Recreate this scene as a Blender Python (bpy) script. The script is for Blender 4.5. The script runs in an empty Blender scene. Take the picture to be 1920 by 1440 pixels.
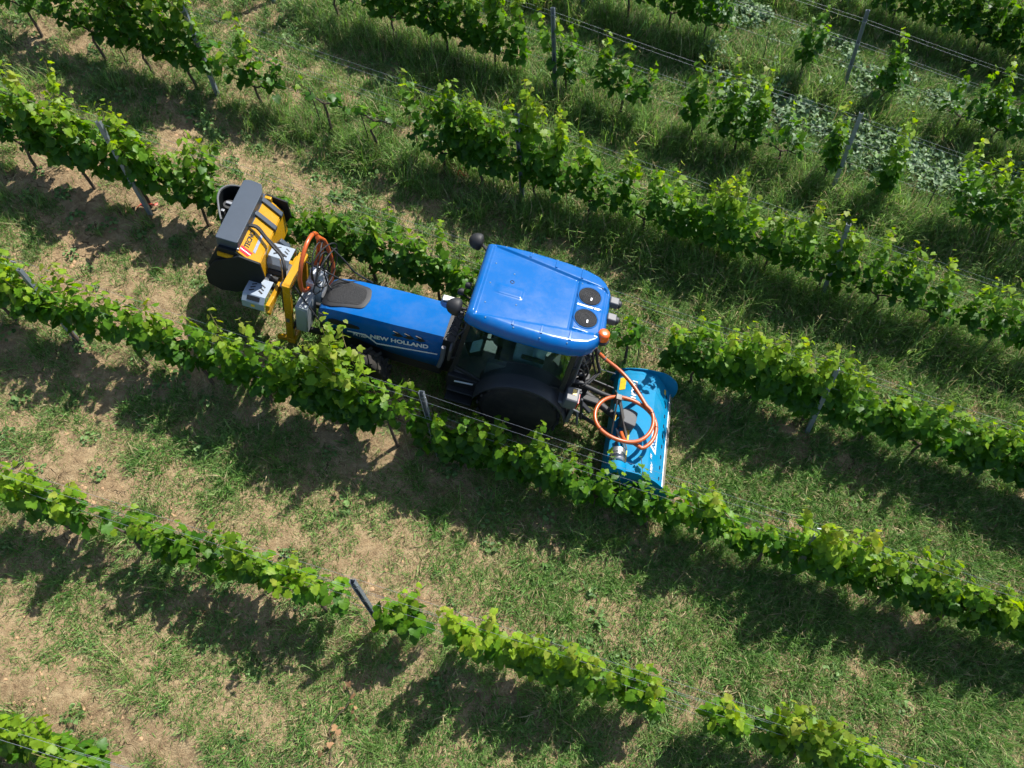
import bpy, bmesh, math, random
import numpy as np
from mathutils import Vector, Matrix

random.seed(7)
rng = np.random.default_rng(11)
SC = bpy.context.scene
COL = SC.collection
R = math.radians

# ------------------------------------------------------------------ camera
CAM_H = 11.2
PITCH, ROLL = 0.91465818, -0.10011203          # pitch below the horizon, roll
cp, sp = math.cos(PITCH), math.sin(PITCH)
FWD = Vector((0, cp, -sp)); UP0 = Vector((0, sp, cp)); RT0 = Vector((1, 0, 0))
RT = RT0 * math.cos(ROLL) + UP0 * math.sin(ROLL)
UPV = UP0 * math.cos(ROLL) - RT0 * math.sin(ROLL)
cam_d = bpy.data.cameras.new('camera'); cam = bpy.data.objects.new('camera', cam_d); COL.objects.link(cam)
cam_d.sensor_width = 36.0; cam_d.lens = 36.0 * 1331 / 1920; cam_d.clip_end = 2000
cam.matrix_world = Matrix(((RT.x, UPV.x, -FWD.x, 0), (RT.y, UPV.y, -FWD.y, 0), (RT.z, UPV.z, -FWD.z, CAM_H), (0, 0, 0, 1)))
SC.camera = cam
SC.render.resolution_x, SC.render.resolution_y = 1024, 768

# ------------------------------------------------------------------ sky, sun, exposure
SUN = Vector((0.505, 0.325, 0.80)).normalized()
wd = bpy.data.worlds.new('World'); SC.world = wd; wd.use_nodes = True
nt = wd.node_tree; bg = nt.nodes['Background']
sk = nt.nodes.new('ShaderNodeTexSky'); sk.sky_type = 'NISHITA'; sk.sun_disc = False
sk.sun_elevation = math.asin(SUN.z); sk.sun_rotation = math.atan2(SUN.x, SUN.y)
nt.links.new(sk.outputs[0], bg.inputs[0]); bg.inputs[1].default_value = 0.10
sd = bpy.data.lights.new('sun', 'SUN'); sd.energy = 5.0; sd.angle = R(0.55); sd.color = (1.0, 0.955, 0.88)
sun = bpy.data.objects.new('sun', sd); COL.objects.link(sun)
sun.rotation_euler = SUN.to_track_quat('Z', 'Y').to_euler(); sun.location = SUN * 40
SC.view_settings.view_transform = 'Standard'; SC.view_settings.look = 'None'
SC.view_settings.exposure = 0.74; SC.view_settings.gamma = 1.0

SC.render.engine = 'CYCLES'; cy = SC.cycles
cy.max_bounces = 5; cy.diffuse_bounces = 2; cy.glossy_bounces = 2; cy.transmission_bounces = 3; cy.transparent_max_bounces = 4
cy.use_adaptive_sampling = True; cy.adaptive_threshold = 0.04; cy.caustics_reflective = False; cy.caustics_refractive = False

# ------------------------------------------------------------------ the lie of the land
AZ = -0.32523362
GS, GT = -0.19038522, 0.30148319               # fall of the hillside in x and y
D2 = (math.cos(AZ), math.sin(AZ)); N2 = (-D2[1], D2[0])
CROSS = GS * N2[0] + GT * N2[1]; ALONG = GS * D2[0] + GT * D2[1]
ROWD = 2.4837788; POSTD = 5.5281197; OFF0 = 12.5638779
def row_s(r): return OFF0 - r * ROWD
TERR = 0.06
def hgrid(ix, iy, seed):
    n = (ix.astype(np.int64) * 374761393 + iy.astype(np.int64) * 668265263 + seed * 1442695041) & 0xFFFFFFFF
    n = ((n ^ (n >> 13)) * 1274126177) & 0xFFFFFFFF
    n = (n ^ (n >> 16)) & 0xFFFF
    return n / 65535.0
def vnoise(x, y, seed=0):
    ix = np.floor(x); iy = np.floor(y); fx = x - ix; fy = y - iy
    fx = fx * fx * (3 - 2 * fx); fy = fy * fy * (3 - 2 * fy)
    a = hgrid(ix, iy, seed); b = hgrid(ix + 1, iy, seed); c = hgrid(ix, iy + 1, seed); e = hgrid(ix + 1, iy + 1, seed)
    return (a * (1 - fx) + b * fx) * (1 - fy) + (c * (1 - fx) + e * fx) * fy
def fbm(x, y, seed=0, oct=4):
    v = 0; a = 0.5; t = 0
    for k in range(oct):
        v = v + a * vnoise(x * 2 ** k + 17.3 * k, y * 2 ** k - 9.1 * k, seed + k); t += a; a *= 0.5
    return v / t
def ground_z(s, t):
    s = np.asarray(s, float); t = np.asarray(t, float)
    z = CROSS * s + ALONG * t + TERR * np.sin(2 * np.pi * (s - OFF0) / ROWD) * (np.abs(s - 8) < 14)
    z = z + (fbm(s * 1.3, t * 1.3, 3, 3) - 0.5) * 0.10
    z = z + (fbm(s * 5, t * 5, 9, 3) - 0.5) * 0.05
    return z
def W(s, t, h=0.0):
    return Vector((N2[0] * s + D2[0] * t, N2[1] * s + D2[1] * t, float(ground_z(s, t)) + h))
def WP(s, t, h=0.0):                             # on the even hillside, without the small bumps
    return Vector((N2[0] * s + D2[0] * t, N2[1] * s + D2[1] * t, CROSS * s + ALONG * t + h))
def in_frame(v, m=0):
    q = v - Vector((0, 0, CAM_H)); d = q.dot(FWD)
    x = 960 + 1331 * q.dot(RT) / d; y = 720 - 1331 * q.dot(UPV) / d
    return -m < x < 1920 + m and -m < y < 1440 + m

# ------------------------------------------------------------------ materials
MATS = {}
def mat(name, col, rough=0.5, metal=0.0, var=0.0, vscale=8.0, bump=0.0, bscale=60.0, spec=0.5, coat=0.0, dust=0.0):
    if name in MATS: return MATS[name]
    m = bpy.data.materials.new(name); m.use_nodes = True; n = m.node_tree.nodes; l = m.node_tree.links
    b = n['Principled BSDF']; b.inputs['Roughness'].default_value = rough; b.inputs['Metallic'].default_value = metal
    b.inputs['Base Color'].default_value = (*col, 1); b.inputs['Specular IOR Level'].default_value = spec
    b.inputs['Coat Weight'].default_value = coat; b.inputs['Coat Roughness'].default_value = 0.08
    tc = n.new('ShaderNodeTexCoord')
    if var or dust:
        nz = n.new('ShaderNodeTexNoise'); nz.inputs['Scale'].default_value = vscale; nz.inputs['Detail'].default_value = 6
        l.new(tc.outputs['Object'], nz.inputs['Vector'])
        mx = n.new('ShaderNodeMix'); mx.data_type = 'RGBA'
        mx.inputs[6].default_value = (*[c * (1 - var) for c in col], 1); mx.inputs[7].default_value = (*[min(1, c * (1 + var)) for c in col], 1)
        l.new(nz.outputs['Fac'], mx.inputs[0]); out = mx.outputs[2]
        if dust:
            n2 = n.new('ShaderNodeTexNoise'); n2.inputs['Scale'].default_value = 3.1; n2.inputs['Detail'].default_value = 9; n2.inputs['Roughness'].default_value = 0.7
            l.new(tc.outputs['Object'], n2.inputs['Vector'])
            rp = n.new('ShaderNodeValToRGB'); rp.color_ramp.elements[0].position = 0.42; rp.color_ramp.elements[1].position = 0.75
            rp.color_ramp.elements[1].color = (dust, dust, dust, 1); l.new(n2.outputs['Fac'], rp.inputs[0])
            m2 = n.new('ShaderNodeMix'); m2.data_type = 'RGBA'; m2.inputs[7].default_value = (0.33, 0.27, 0.19, 1)
            l.new(rp.outputs[0], m2.inputs[0]); l.new(out, m2.inputs[6]); out = m2.outputs[2]
            ad = n.new('ShaderNodeMath'); ad.operation = 'ADD'; ad.inputs[1].default_value = rough; l.new(rp.outputs[0], ad.inputs[0]); l.new(ad.outputs[0], b.inputs['Roughness'])
        l.new(out, b.inputs['Base Color'])
    if bump:
        bz = n.new('ShaderNodeTexNoise'); bz.inputs['Scale'].default_value = bscale; bz.inputs['Detail'].default_value = 4
        l.new(tc.outputs['Object'], bz.inputs['Vector'])
        bp = n.new('ShaderNodeBump'); bp.inputs['Strength'].default_value = bump; bp.inputs['Distance'].default_value = 0.01
        l.new(bz.outputs['Fac'], bp.inputs['Height']); l.new(bp.outputs[0], b.inputs['Normal'])
    MATS[name] = m; return m

def leaf_mat(name, col, trans=0.35, rough=0.42, var=0.35, attr=None, col2=None, spec=0.25, back=1.15):
    m = bpy.data.materials.new(name); m.use_nodes = True; n = m.node_tree.nodes; l = m.node_tree.links
    b = n['Principled BSDF']; o = n['Material Output']
    oi = n.new('ShaderNodeObjectInfo'); tc = n.new('ShaderNodeTexCoord'); geo = n.new('ShaderNodeNewGeometry')
    # random per object / per leaf attribute
    if attr:
        at = n.new('ShaderNodeAttribute'); at.attribute_name = attr
        a = n.new('ShaderNodeMath'); a.operation = 'ADD'; l.new(at.outputs['Fac'], a.inputs[0]); l.new(oi.outputs['Random'], a.inputs[1])
        fr = n.new('ShaderNodeMath'); fr.operation = 'FRACT'; l.new(a.outputs[0], fr.inputs[0]); rnd = fr.outputs[0]
    else: rnd = oi.outputs['Random']
    mx = n.new('ShaderNodeMix'); mx.data_type = 'RGBA'; l.new(rnd, mx.inputs[0])
    c2 = col2 or tuple(c * (1 + var) for c in col)
    mx.inputs[6].default_value = (*[c * (1 - var) for c in col], 1); mx.inputs[7].default_value = (*c2, 1)
    nz = n.new('ShaderNodeTexNoise'); nz.inputs['Scale'].default_value = 14; nz.inputs['Detail'].default_value = 3
    l.new(geo.outputs['Position'], nz.inputs['Vector'])
    hv = n.new('ShaderNodeHueSaturation'); l.new(mx.outputs[2], hv.inputs['Color'])
    mr = n.new('ShaderNodeMapRange'); mr.inputs[1].default_value = 0.3; mr.inputs[2].default_value = 0.7; mr.inputs[3].default_value = 0.75; mr.inputs[4].default_value = 1.25
    l.new(nz.outputs['Fac'], mr.inputs[0]); l.new(mr.outputs[0], hv.inputs['Value'])
    l.new(hv.outputs[0], b.inputs['Base Color'])
    b.inputs['Roughness'].default_value = rough; b.inputs['Specular IOR Level'].default_value = spec
    tr = n.new('ShaderNodeBsdfTranslucent')
    h2 = n.new('ShaderNodeHueSaturation'); h2.inputs['Hue'].default_value = 0.485; h2.inputs['Saturation'].default_value = 1.15; h2.inputs['Value'].default_value = 1.9
    l.new(hv.outputs[0], h2.inputs['Color']); l.new(h2.outputs[0], tr.inputs['Color'])
    ms = n.new('ShaderNodeMixShader'); ms.inputs[0].default_value = trans
    l.new(b.outputs[0], ms.inputs[1]); l.new(tr.outputs[0], ms.inputs[2]); l.new(ms.outputs[0], o.inputs['Surface'])
    MATS[name] = m; return m

# ------------------------------------------------------------------ object helpers
def link(o, parent=None):
    COL.objects.link(o)
    if parent is not None: o.parent = parent
    return o
def tag(o, label=None, cat=None, group=None, kind=None):
    if label: o['label'] = label
    if cat: o['category'] = cat
    if group: o['group'] = group
    if kind: o['kind'] = kind
    return o
def empty(name, M):
    o = bpy.data.objects.new(name, None); o.empty_display_size = 0.2; link(o)
    o.matrix_world = M if isinstance(M, Matrix) else Matrix.Translation(M)
    return o
def mesh(name, V, F, m=None, smooth=False):
    me = bpy.data.meshes.new(name); me.from_pydata([tuple(v) for v in V], [], [tuple(f) for f in F]); me.update()
    if m is not None: me.materials.append(m)
    if smooth: me.polygons.foreach_set('use_smooth', [True] * len(me.polygons))
    return me
class G:
    """collects simple shapes that become one mesh part"""
    def __init__(s): s.V = []; s.F = []
    def add(s, V, F):
        k = len(s.V); s.V += [Vector(v) for v in V]; s.F += [tuple(i + k for i in f) for f in F]; return s
    def box(s, c, d, rot=None):
        V = []
        for x in (-.5, .5):
            for y in (-.5, .5):
                for z in (-.5, .5):
                    v = Vector((x * d[0], y * d[1], z * d[2]))
                    if rot is not None: v = rot @ v
                    V.append(v + Vector(c))
        return s.add(V, [(0, 1, 3, 2), (4, 6, 7, 5), (0, 4, 5, 1), (2, 3, 7, 6), (0, 2, 6, 4), (1, 5, 7, 3)])
    def bar(s, a, b, w, h, up=(0, 0, 1)):
        a = Vector(a); b = Vector(b); x = (b - a).normalized(); y = Vector(up).cross(x)
        if y.length < 1e-4: y = Vector((0, 1, 0)).cross(x)
        y.normalize(); z = x.cross(y)
        return s.box((a + b) / 2, ((b - a).length, w, h), Matrix((x, y, z)).transposed())
    def tube(s, pts, r, n=8, closed=False, caps=True):
        pts = [Vector(p) for p in pts]; N = len(pts); V = []; F = []
        rr = r if hasattr(r, '__len__') else [r] * N
        ref = None
        for i, p in enumerate(pts):
            a = pts[(i - 1) % N] if (closed or i > 0) else p; b = pts[(i + 1) % N] if (closed or i < N - 1) else p
            tt = (b - a).normalized()
            if ref is None: ref = Vector((0, 0, 1)) if abs(tt.z) < .9 else Vector((1, 0, 0))
            u = (ref - tt * ref.dot(tt)).normalized(); w = tt.cross(u); ref = u
            for k in range(n):
                an = 2 * math.pi * k / n; V.append(p + (u * math.cos(an) + w * math.sin(an)) * rr[i])
        M = N if closed else N - 1
        for i in range(M):
            j = (i + 1) % N
            for k in range(n):
                F.append((i * n + k, i * n + (k + 1) % n, j * n + (k + 1) % n, j * n + k))
        if caps and not closed: F += [tuple(range(n - 1, -1, -1)), tuple((N - 1) * n + k for k in range(n))]
        return s.add(V, F)
    def cyl(s, a, b, r, n=16): return s.tube([a, b], r, n)
    def prism(s, prof, axis, a, b):
        """closed 2D profile extruded along axis 'x','y' or 'z' from a to b; profile gives the two other coordinates in order"""
        def p3(u, v, w): return {'x': (w, u, v), 'y': (u, w, v), 'z': (u, v, w)}[axis]
        n = len(prof); V = [p3(u, v, a) for u, v in prof] + [p3(u, v, b) for u, v in prof]
        F = [(i, (i + 1) % n, n + (i + 1) % n, n + i) for i in range(n)] + [tuple(range(n - 1, -1, -1)), tuple(range(n, 2 * n))]
        return s.add(V, F)
    def loft(s, secs, capa=True, capb=True, closed=True):
        n = len(secs[0]); V = [v for q in secs for v in q]; F = []
        for i in range(len(secs) - 1):
            for k in range(n if closed else n - 1):
                F.append((i * n + k, i * n + (k + 1) % n, (i + 1) * n + (k + 1) % n, (i + 1) * n + k))
        if capa: F.append(tuple(range(n - 1, -1, -1)))
        if capb: F.append(tuple((len(secs) - 1) * n + k for k in range(n)))
        return s.add(V, F)
    def lathe(s, prof, c, axis='z', n=24):
        """prof: (radius, height) pairs around axis through c"""
        V = []; F = []
        ax = {'x': (Vector((0, 1, 0)), Vector((0, 0, 1)), Vector((1, 0, 0))), 'y': (Vector((1, 0, 0)), Vector((0, 0, 1)), Vector((0, 1, 0))), 'z': (Vector((1, 0, 0)), Vector((0, 1, 0)), Vector((0, 0, 1)))}[axis]
        for r_, h in prof:
            for k in range(n):
                a = 2 * math.pi * k / n; V.append(Vector(c) + ax[0] * math.cos(a) * r_ + ax[1] * math.sin(a) * r_ + ax[2] * h)
        for i in range(len(prof) - 1):
            for k in range(n): F.append((i * n + k, i * n + (k + 1) % n, (i + 1) * n + (k + 1) % n, (i + 1) * n + k))
        F += [tuple(range(n - 1, -1, -1)), tuple((len(prof) - 1) * n + k for k in range(n))]
        return s.add(V, F)
    def out(s, name, m, parent=None, bevel=0.0, smooth=False, seg=2, sub=0, ang=35):
        me = mesh(name, s.V, s.F, m, smooth)
        bm = bmesh.new(); bm.from_mesh(me); bmesh.ops.recalc_face_normals(bm, faces=bm.faces[:]); bm.to_mesh(me); bm.free()
        o = link(bpy.data.objects.new(name, me), parent)
        if bevel:
            b = o.modifiers.new('bevel', 'BEVEL'); b.width = bevel; b.segments = seg; b.limit_method = 'ANGLE'; b.angle_limit = R(30); b.harden_normals = False
        if sub:
            q = o.modifiers.new('sub', 'SUBSURF'); q.levels = sub; q.render_levels = sub
        if bevel or smooth:
            me.polygons.foreach_set('use_smooth', [True] * len(me.polygons))
            me.set_sharp_from_angle(angle=R(ang))
        return o
def text(name, body, size, M, m, parent, shear=0.0, bold=0.0, space=1.0):
    cu = bpy.data.curves.new(name, 'FONT'); cu.body = body; cu.size = size; cu.shear = shear; cu.offset = bold; cu.extrude = 0.001
    cu.align_x = 'CENTER'; cu.align_y = 'CENTER'; cu.space_character = space
    tmp = bpy.data.objects.new('tmp', cu); COL.objects.link(tmp)
    dg = bpy.context.evaluated_depsgraph_get(); me = bpy.data.meshes.new_from_object(tmp.evaluated_get(dg))
    bpy.data.objects.remove(tmp); me.name = name; me.materials.clear(); me.materials.append(m)
    o = link(bpy.data.objects.new(name, me), parent); o.matrix_local = M
    return o
def face_M(o, xdir, ydir):
    x = Vector(xdir).normalized(); y = Vector(ydir).normalized(); z = x.cross(y).normalized(); y = z.cross(x)
    M = Matrix((x, y, z)).transposed().to_4x4(); M.translation = Vector(o); return M

# ------------------------------------------------------------------ ground
def soil_material():
    m = bpy.data.materials.new('dry_vineyard_soil'); m.use_nodes = True; n = m.node_tree.nodes; l = m.node_tree.links
    b = n['Principled BSDF']; b.inputs['Roughness'].default_value = 0.95; b.inputs['Specular IOR Level'].default_value = 0.15
    tc = n.new('ShaderNodeTexCoord')
    def noise(sc, det=6, rgh=0.6):
        z = n.new('ShaderNodeTexNoise'); z.inputs['Scale'].default_value = sc; z.inputs['Detail'].default_value = det; z.inputs['Roughness'].default_value = rgh
        l.new(tc.outputs['Object'], z.inputs['Vector']); return z.outputs['Fac']
    def ramp(f, stops):
        r = n.new('ShaderNodeValToRGB'); e = r.color_ramp.elements
        e[0].position, e[0].color = stops[0][0], (*stops[0][1], 1); e[1].position, e[1].color = stops[-1][0], (*stops[-1][1], 1)
        for p_, c in stops[1:-1]:
            k = e.new(p_); k.color = (*c, 1)
        l.new(f, r.inputs[0]); return r.outputs[0]
    def mix(f, a, c, fac=None):
        x = n.new('ShaderNodeMix'); x.data_type = 'RGBA'
        if f is not None: l.new(f, x.inputs[0])
        if fac is not None: x.inputs[0].default_value = fac
        l.new(a, x.inputs[6]); l.new(c, x.inputs[7]); return x.outputs[2]
    tan = ramp(noise(9, 8, 0.65), [(0.3, (0.185, 0.120, 0.068)), (0.5, (0.295, 0.208, 0.116)), (0.7, (0.43, 0.325, 0.190))])
    red = ramp(noise(7, 8, 0.65), [(0.3, (0.19, 0.105, 0.06)), (0.5, (0.31, 0.185, 0.105)), (0.7, (0.42, 0.265, 0.155))])
    at = n.new('ShaderNodeAttribute'); at.attribute_name = 'red_earth'
    col = mix(at.outputs['Fac'], tan, red)
    lit = ramp(noise(45, 5, 0.7), [(0.48, (0, 0, 0)), (0.62, (1, 1, 1))])      # dead grass litter
    straw = ramp(noise(160, 3), [(0.3, (0.24, 0.18, 0.09)), (0.7, (0.50, 0.41, 0.24))])
    cv = n.new('ShaderNodeAttribute'); cv.attribute_name = 'litter'
    ml = n.new('ShaderNodeMath'); ml.operation = 'MULTIPLY'; l.new(lit, ml.inputs[0]); l.new(cv.outputs['Fac'], ml.inputs[1])
    col = mix(ml.outputs[0], col, straw)
    # drying cracks
    vo = n.new('ShaderNodeTexVoronoi'); vo.feature = 'DISTANCE_TO_EDGE'; vo.inputs['Scale'].default_value = 3.2
    wp = n.new('ShaderNodeTexNoise'); wp.inputs['Scale'].default_value = 5; l.new(tc.outputs['Object'], wp.inputs['Vector'])
    va = n.new('ShaderNodeVectorMath'); va.operation = 'MULTIPLY_ADD'; va.inputs[1].default_value = (0.35, 0.35, 0.35)
    l.new(wp.outputs['Color'], va.inputs[0]); l.new(tc.outputs['Object'], va.inputs[2]); l.new(va.outputs[0], vo.inputs['Vector'])
    ck = ramp(vo.outputs['Distance'], [(0.0, (1, 1, 1)), (0.022, (0, 0, 0))])
    cm = ramp(noise(1.1, 3), [(0.52, (0, 0, 0)), (0.6, (1, 1, 1))])
    mm = n.new('ShaderNodeMath'); mm.operation = 'MULTIPLY'; l.new(ck, mm.inputs[0]); l.new(cm, mm.inputs[1])
    dk = n.new('ShaderNodeRGB'); dk.outputs[0].default_value = (0.05, 0.03, 0.018, 1)
    col = mix(mm.outputs[0], col, dk.outputs[0])
    l.new(col, b.inputs['Base Color'])
    h = n.new('ShaderNodeMath'); h.operation = 'MULTIPLY_ADD'; l.new(noise(26, 9, 0.72), h.inputs[0]); h.inputs[1].default_value = 1.0; 
    h2 = n.new('ShaderNodeMath'); h2.operation = 'MULTIPLY'; l.new(mm.outputs[0], h2.inputs[0]); h2.inputs[1].default_value = -0.6; l.new(h2.outputs[0], h.inputs[2])
    bp = n.new('ShaderNodeBump'); bp.inputs['Strength'].default_value = 1.0; bp.inputs['Distance'].default_value = 0.045
    l.new(h.outputs[0], bp.inputs['Height']); l.new(bp.outputs[0], b.inputs['Normal'])
    return m
def sm(x, a, b): 
    u = np.clip((x - a) / (b - a), 0, 1); return u * u * (3 - 2 * u)
def lane_u(s): return np.mod((s - OFF0) / ROWD, 1.0)       # 0 at a vine row, growing uphill to the next
def red_earth(s, t): return np.clip(sm(t, -2.5, 3.0) * 0.5 * sm(s, 3, 8) + sm(s, 9, 14) * 0.45 - .1 + (fbm(s * .5, t * .5, 31, 3) - .5) * 0.9, 0, 1)
def cover(s, t):
    """how much of the soil is grown over"""
    u = lane_u(s)
    g = 0.62 + 0.34 * sm(t + 0.25 * (s - 6), -9.5, 1.0) + 0.30 * sm(s, 8.5, 11.5) * sm(t, -8.5, -6.0)
    g = g + 0.16 * np.exp(-((u - 0.52) / 0.22) ** 2) - 0.32 * np.exp(-((u - 0.2) / 0.10) ** 2) * (s < 6) - 0.14 * np.exp(-((u - 0.16) / 0.12) ** 2) * (s > 6)
    g = g - 0.30 * np.exp(-((u - 0.93) / 0.09) ** 2) * (s < 9.2)
    g = g - 0.34 * sm(-t, 6.0, 8.5) * np.exp(-((s - 6.9) / 0.8) ** 2)
    return g + (fbm(s * 0.9, t * 0.9, 41, 4) - .5) * 1.1 + (fbm(s * 3.1, t * 3.1, 47, 3) - .5) * 0.9 + (vnoise(s * 11, t * 11, 49) - .5) * 0.35
def graded(a, b, step, far):
    x = list(np.arange(a, b, step)); d = step; y = x[-1]
    while y < far: d *= 1.35; y += d; x.append(y)
    d = step; y = x[0]; lo = []
    while y > -far: d *= 1.35; y -= d; lo.append(y)
    return np.array(lo[::-1] + x)
gs_ = graded(-1.5, 21.0, 0.055, 260); gt_ = graded(-13.5, 11.0, 0.055, 260)
SS, TT = np.meshgrid(gs_, gt_, indexing='ij')
ZZ = ground_z(SS, TT)
near = (np.abs(SS - 9.5) < 11.5) & (np.abs(TT + 1) < 13)
bare = np.clip(0.75 - cover(SS, TT), 0, 1)
ZZ = ZZ + near * (np.abs(fbm(SS * 9, TT * 9, 77, 3) - .5)) * 0.10 * (0.35 + bare)
XX = N2[0] * SS + D2[0] * TT; YY = N2[1] * SS + D2[1] * TT
ni, nj = SS.shape
co = np.stack([XX, YY, ZZ], -1).reshape(-1, 3)
I, J = np.meshgrid(np.arange(ni - 1), np.arange(nj - 1), indexing='ij'); a0 = (I * nj + J).ravel()
quads = np.stack([a0, a0 + 1, a0 + nj + 1, a0 + nj], -1)
def np_mesh(name, co, faces, mats, midx=None, smooth=False, nper=None):
    me = bpy.data.meshes.new(name); k = faces.shape[1]; nf = len(faces)
    me.vertices.add(len(co)); me.vertices.foreach_set('co', np.ascontiguousarray(co, np.float32).ravel())
    me.loops.add(nf * k); me.loops.foreach_set('vertex_index', np.ascontiguousarray(faces, np.int32).ravel())
    me.polygons.add(nf); me.polygons.foreach_set('loop_start', np.arange(0, nf * k, k, dtype=np.int32)); me.polygons.foreach_set('loop_total', np.full(nf, k, np.int32))
    if midx is not None: me.polygons.foreach_set('material_index', np.ascontiguousarray(midx, np.int32))
    if smooth: me.polygons.foreach_set('use_smooth', np.ones(nf, bool))
    for m in mats: me.materials.append(m)
    me.update(calc_edges=True); return me
def fattr(me, name, vals, dom='POINT', typ='FLOAT'):
    a = me.attributes.new(name, typ, dom); a.data.foreach_set('vector' if typ == 'FLOAT_VECTOR' else 'value', np.ascontiguousarray(vals, np.int32 if typ == 'INT' else np.float32).ravel())
gm = np_mesh('ground', co, quads[:, ::-1], [soil_material()], smooth=True)
fattr(gm, 'red_earth', red_earth(SS, TT).ravel()); fattr(gm, 'litter', np.clip(cover(SS, TT) + 0.15, 0.1, 1).ravel())
ground = link(bpy.data.objects.new('ground', gm)); tag(ground, kind='structure')
ground['label'] = 'dry tan hillside soil between the vine rows'
if gm.polygons[0].normal.z < 0: gm.flip_normals()

# ------------------------------------------------------------------ grass, weeds and clods (uncountable: stuff)
leaf_mat('grass_blade', (0.100, 0.205, 0.046), 0.32, 0.55, 0.35, 'tone', col2=(0.255, 0.355, 0.122))
leaf_mat('straw_blade', (0.27, 0.225, 0.11), 0.2, 0.7, 0.3, 'tone', col2=(0.43, 0.365, 0.205))
leaf_mat('lush_blade', (0.066, 0.185, 0.032), 0.32, 0.5, 0.3, 'tone', col2=(0.155, 0.300, 0.070))
leaf_mat('weed_leaf', (0.075, 0.165, 0.04), 0.25, 0.5, 0.3, 'tone', col2=(0.17, 0.28, 0.09))
leaf_mat('silver_weed_leaf', (0.105, 0.190, 0.085), 0.2, 0.5, 0.25, 'tone', col2=(0.215, 0.310, 0.175))
leaf_mat('dry_leaf', (0.20, 0.105, 0.05), 0.1, 0.7, 0.3, 'tone', col2=(0.34, 0.20, 0.10))
def blades(name, n, rad, L, wid, lean, mats, probs, seed, curl=0.5):
    r = np.random.default_rng(seed); V = []; F = []; MI = []; TN = []
    for i in range(n):
        rr = rad * math.sqrt(r.random()); a = r.random() * 6.283; base = np.array([rr * math.cos(a), rr * math.sin(a), -0.01])
        l = L[0] + (L[1] - L[0]) * r.random() ** 1.4; b = r.random() * 6.283; ln = lean[0] + (lean[1] - lean[0]) * r.random()
        dr = np.array([math.cos(b), math.sin(b), 0]); sd_ = np.array([-math.sin(b), math.cos(b), 0]) * wid * (0.6 + 0.8 * r.random()) * .5
        d1 = dr * math.sin(ln) + np.array([0, 0, math.cos(ln)]); l2 = ln + curl * (0.4 + r.random())
        d2 = dr * math.sin(l2) + np.array([0, 0, math.cos(l2)])
        m1 = base + d1 * l * .55; m2 = m1 + d2 * l * .45; k = len(V)
        V += [base - sd_, base + sd_, m1 + sd_ * .8, m1 - sd_ * .8, m2]
        F += [(k, k + 1, k + 2), (k, k + 2, k + 3), (k + 3, k + 2, k + 4)]
        mi = r.choice(len(mats), p=probs); MI += [mi] * 3; TN += [r.random()] * 5
    me = np_mesh(name, np.array(V), np.array(F), [MATS[x] for x in mats], MI); fattr(me, 'tone', TN); return me
def rosette(name, n, rad, sz, hgt, mname, seed, other=None):
    r = np.random.default_rng(seed); V = []; F = []; TN = []; MI = []
    for i in range(n):
        rr = rad * math.sqrt(r.random()); a = r.random() * 6.283; z = hgt[0] + (hgt[1] - hgt[0]) * r.random() * (1 - 0.6 * rr / rad)
        c = Vector((rr * math.cos(a), rr * math.sin(a), z)); s_ = sz[0] + (sz[1] - sz[0]) * r.random()
        nrm = Vector((r.normal() * .45, r.normal() * .45, 1)).normalized(); b = r.random() * 6.283
        x = Vector((math.cos(b), math.sin(b), 0)); x = (x - nrm * x.dot(nrm)).normalized(); y = nrm.cross(x); k = len(V)
        out = [(-.5, 0), (-.2, .36), (.2, .38), (.62, 0), (.2, -.38), (-.2, -.36)]
        V += [c + x * (u * s_) + y * (v * s_) + nrm * (abs(v) * s_ * .35 - u * u * s_ * .3) for u, v in out]
        F += [(k, k + 3, k + 2), (k, k + 2, k + 1), (k, k + 4, k + 3), (k, k + 5, k + 4)]
        TN += [r.random()] * 6; MI += [1 if other and r.random() < .2 else 0] * 4
    me = np_mesh(name, np.array([tuple(v) for v in V]), np.array(F), [MATS[mname]] + ([MATS[other]] if other else []), MI); fattr(me, 'tone', TN); return me
def clod(name, seed):
    bm = bmesh.new(); bmesh.ops.create_icosphere(bm, subdivisions=1, radius=1.0); r = random.Random(seed)
    for v in bm.verts: v.co *= 0.65 + 0.6 * r.random(); v.co.z *= 0.7
    me = bpy.data.meshes.new(name); bm.to_mesh(me); bm.free()
    me.materials.append(mat('soil_clod', (0.42, 0.27, 0.155), 0.95, var=0.3, vscale=3, spec=0.1)); return me
_nrm = Vector((-GS, -GT, 1)).normalized(); _A = np.array(_nrm.to_track_quat('Z', 'Y').to_matrix())
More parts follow.
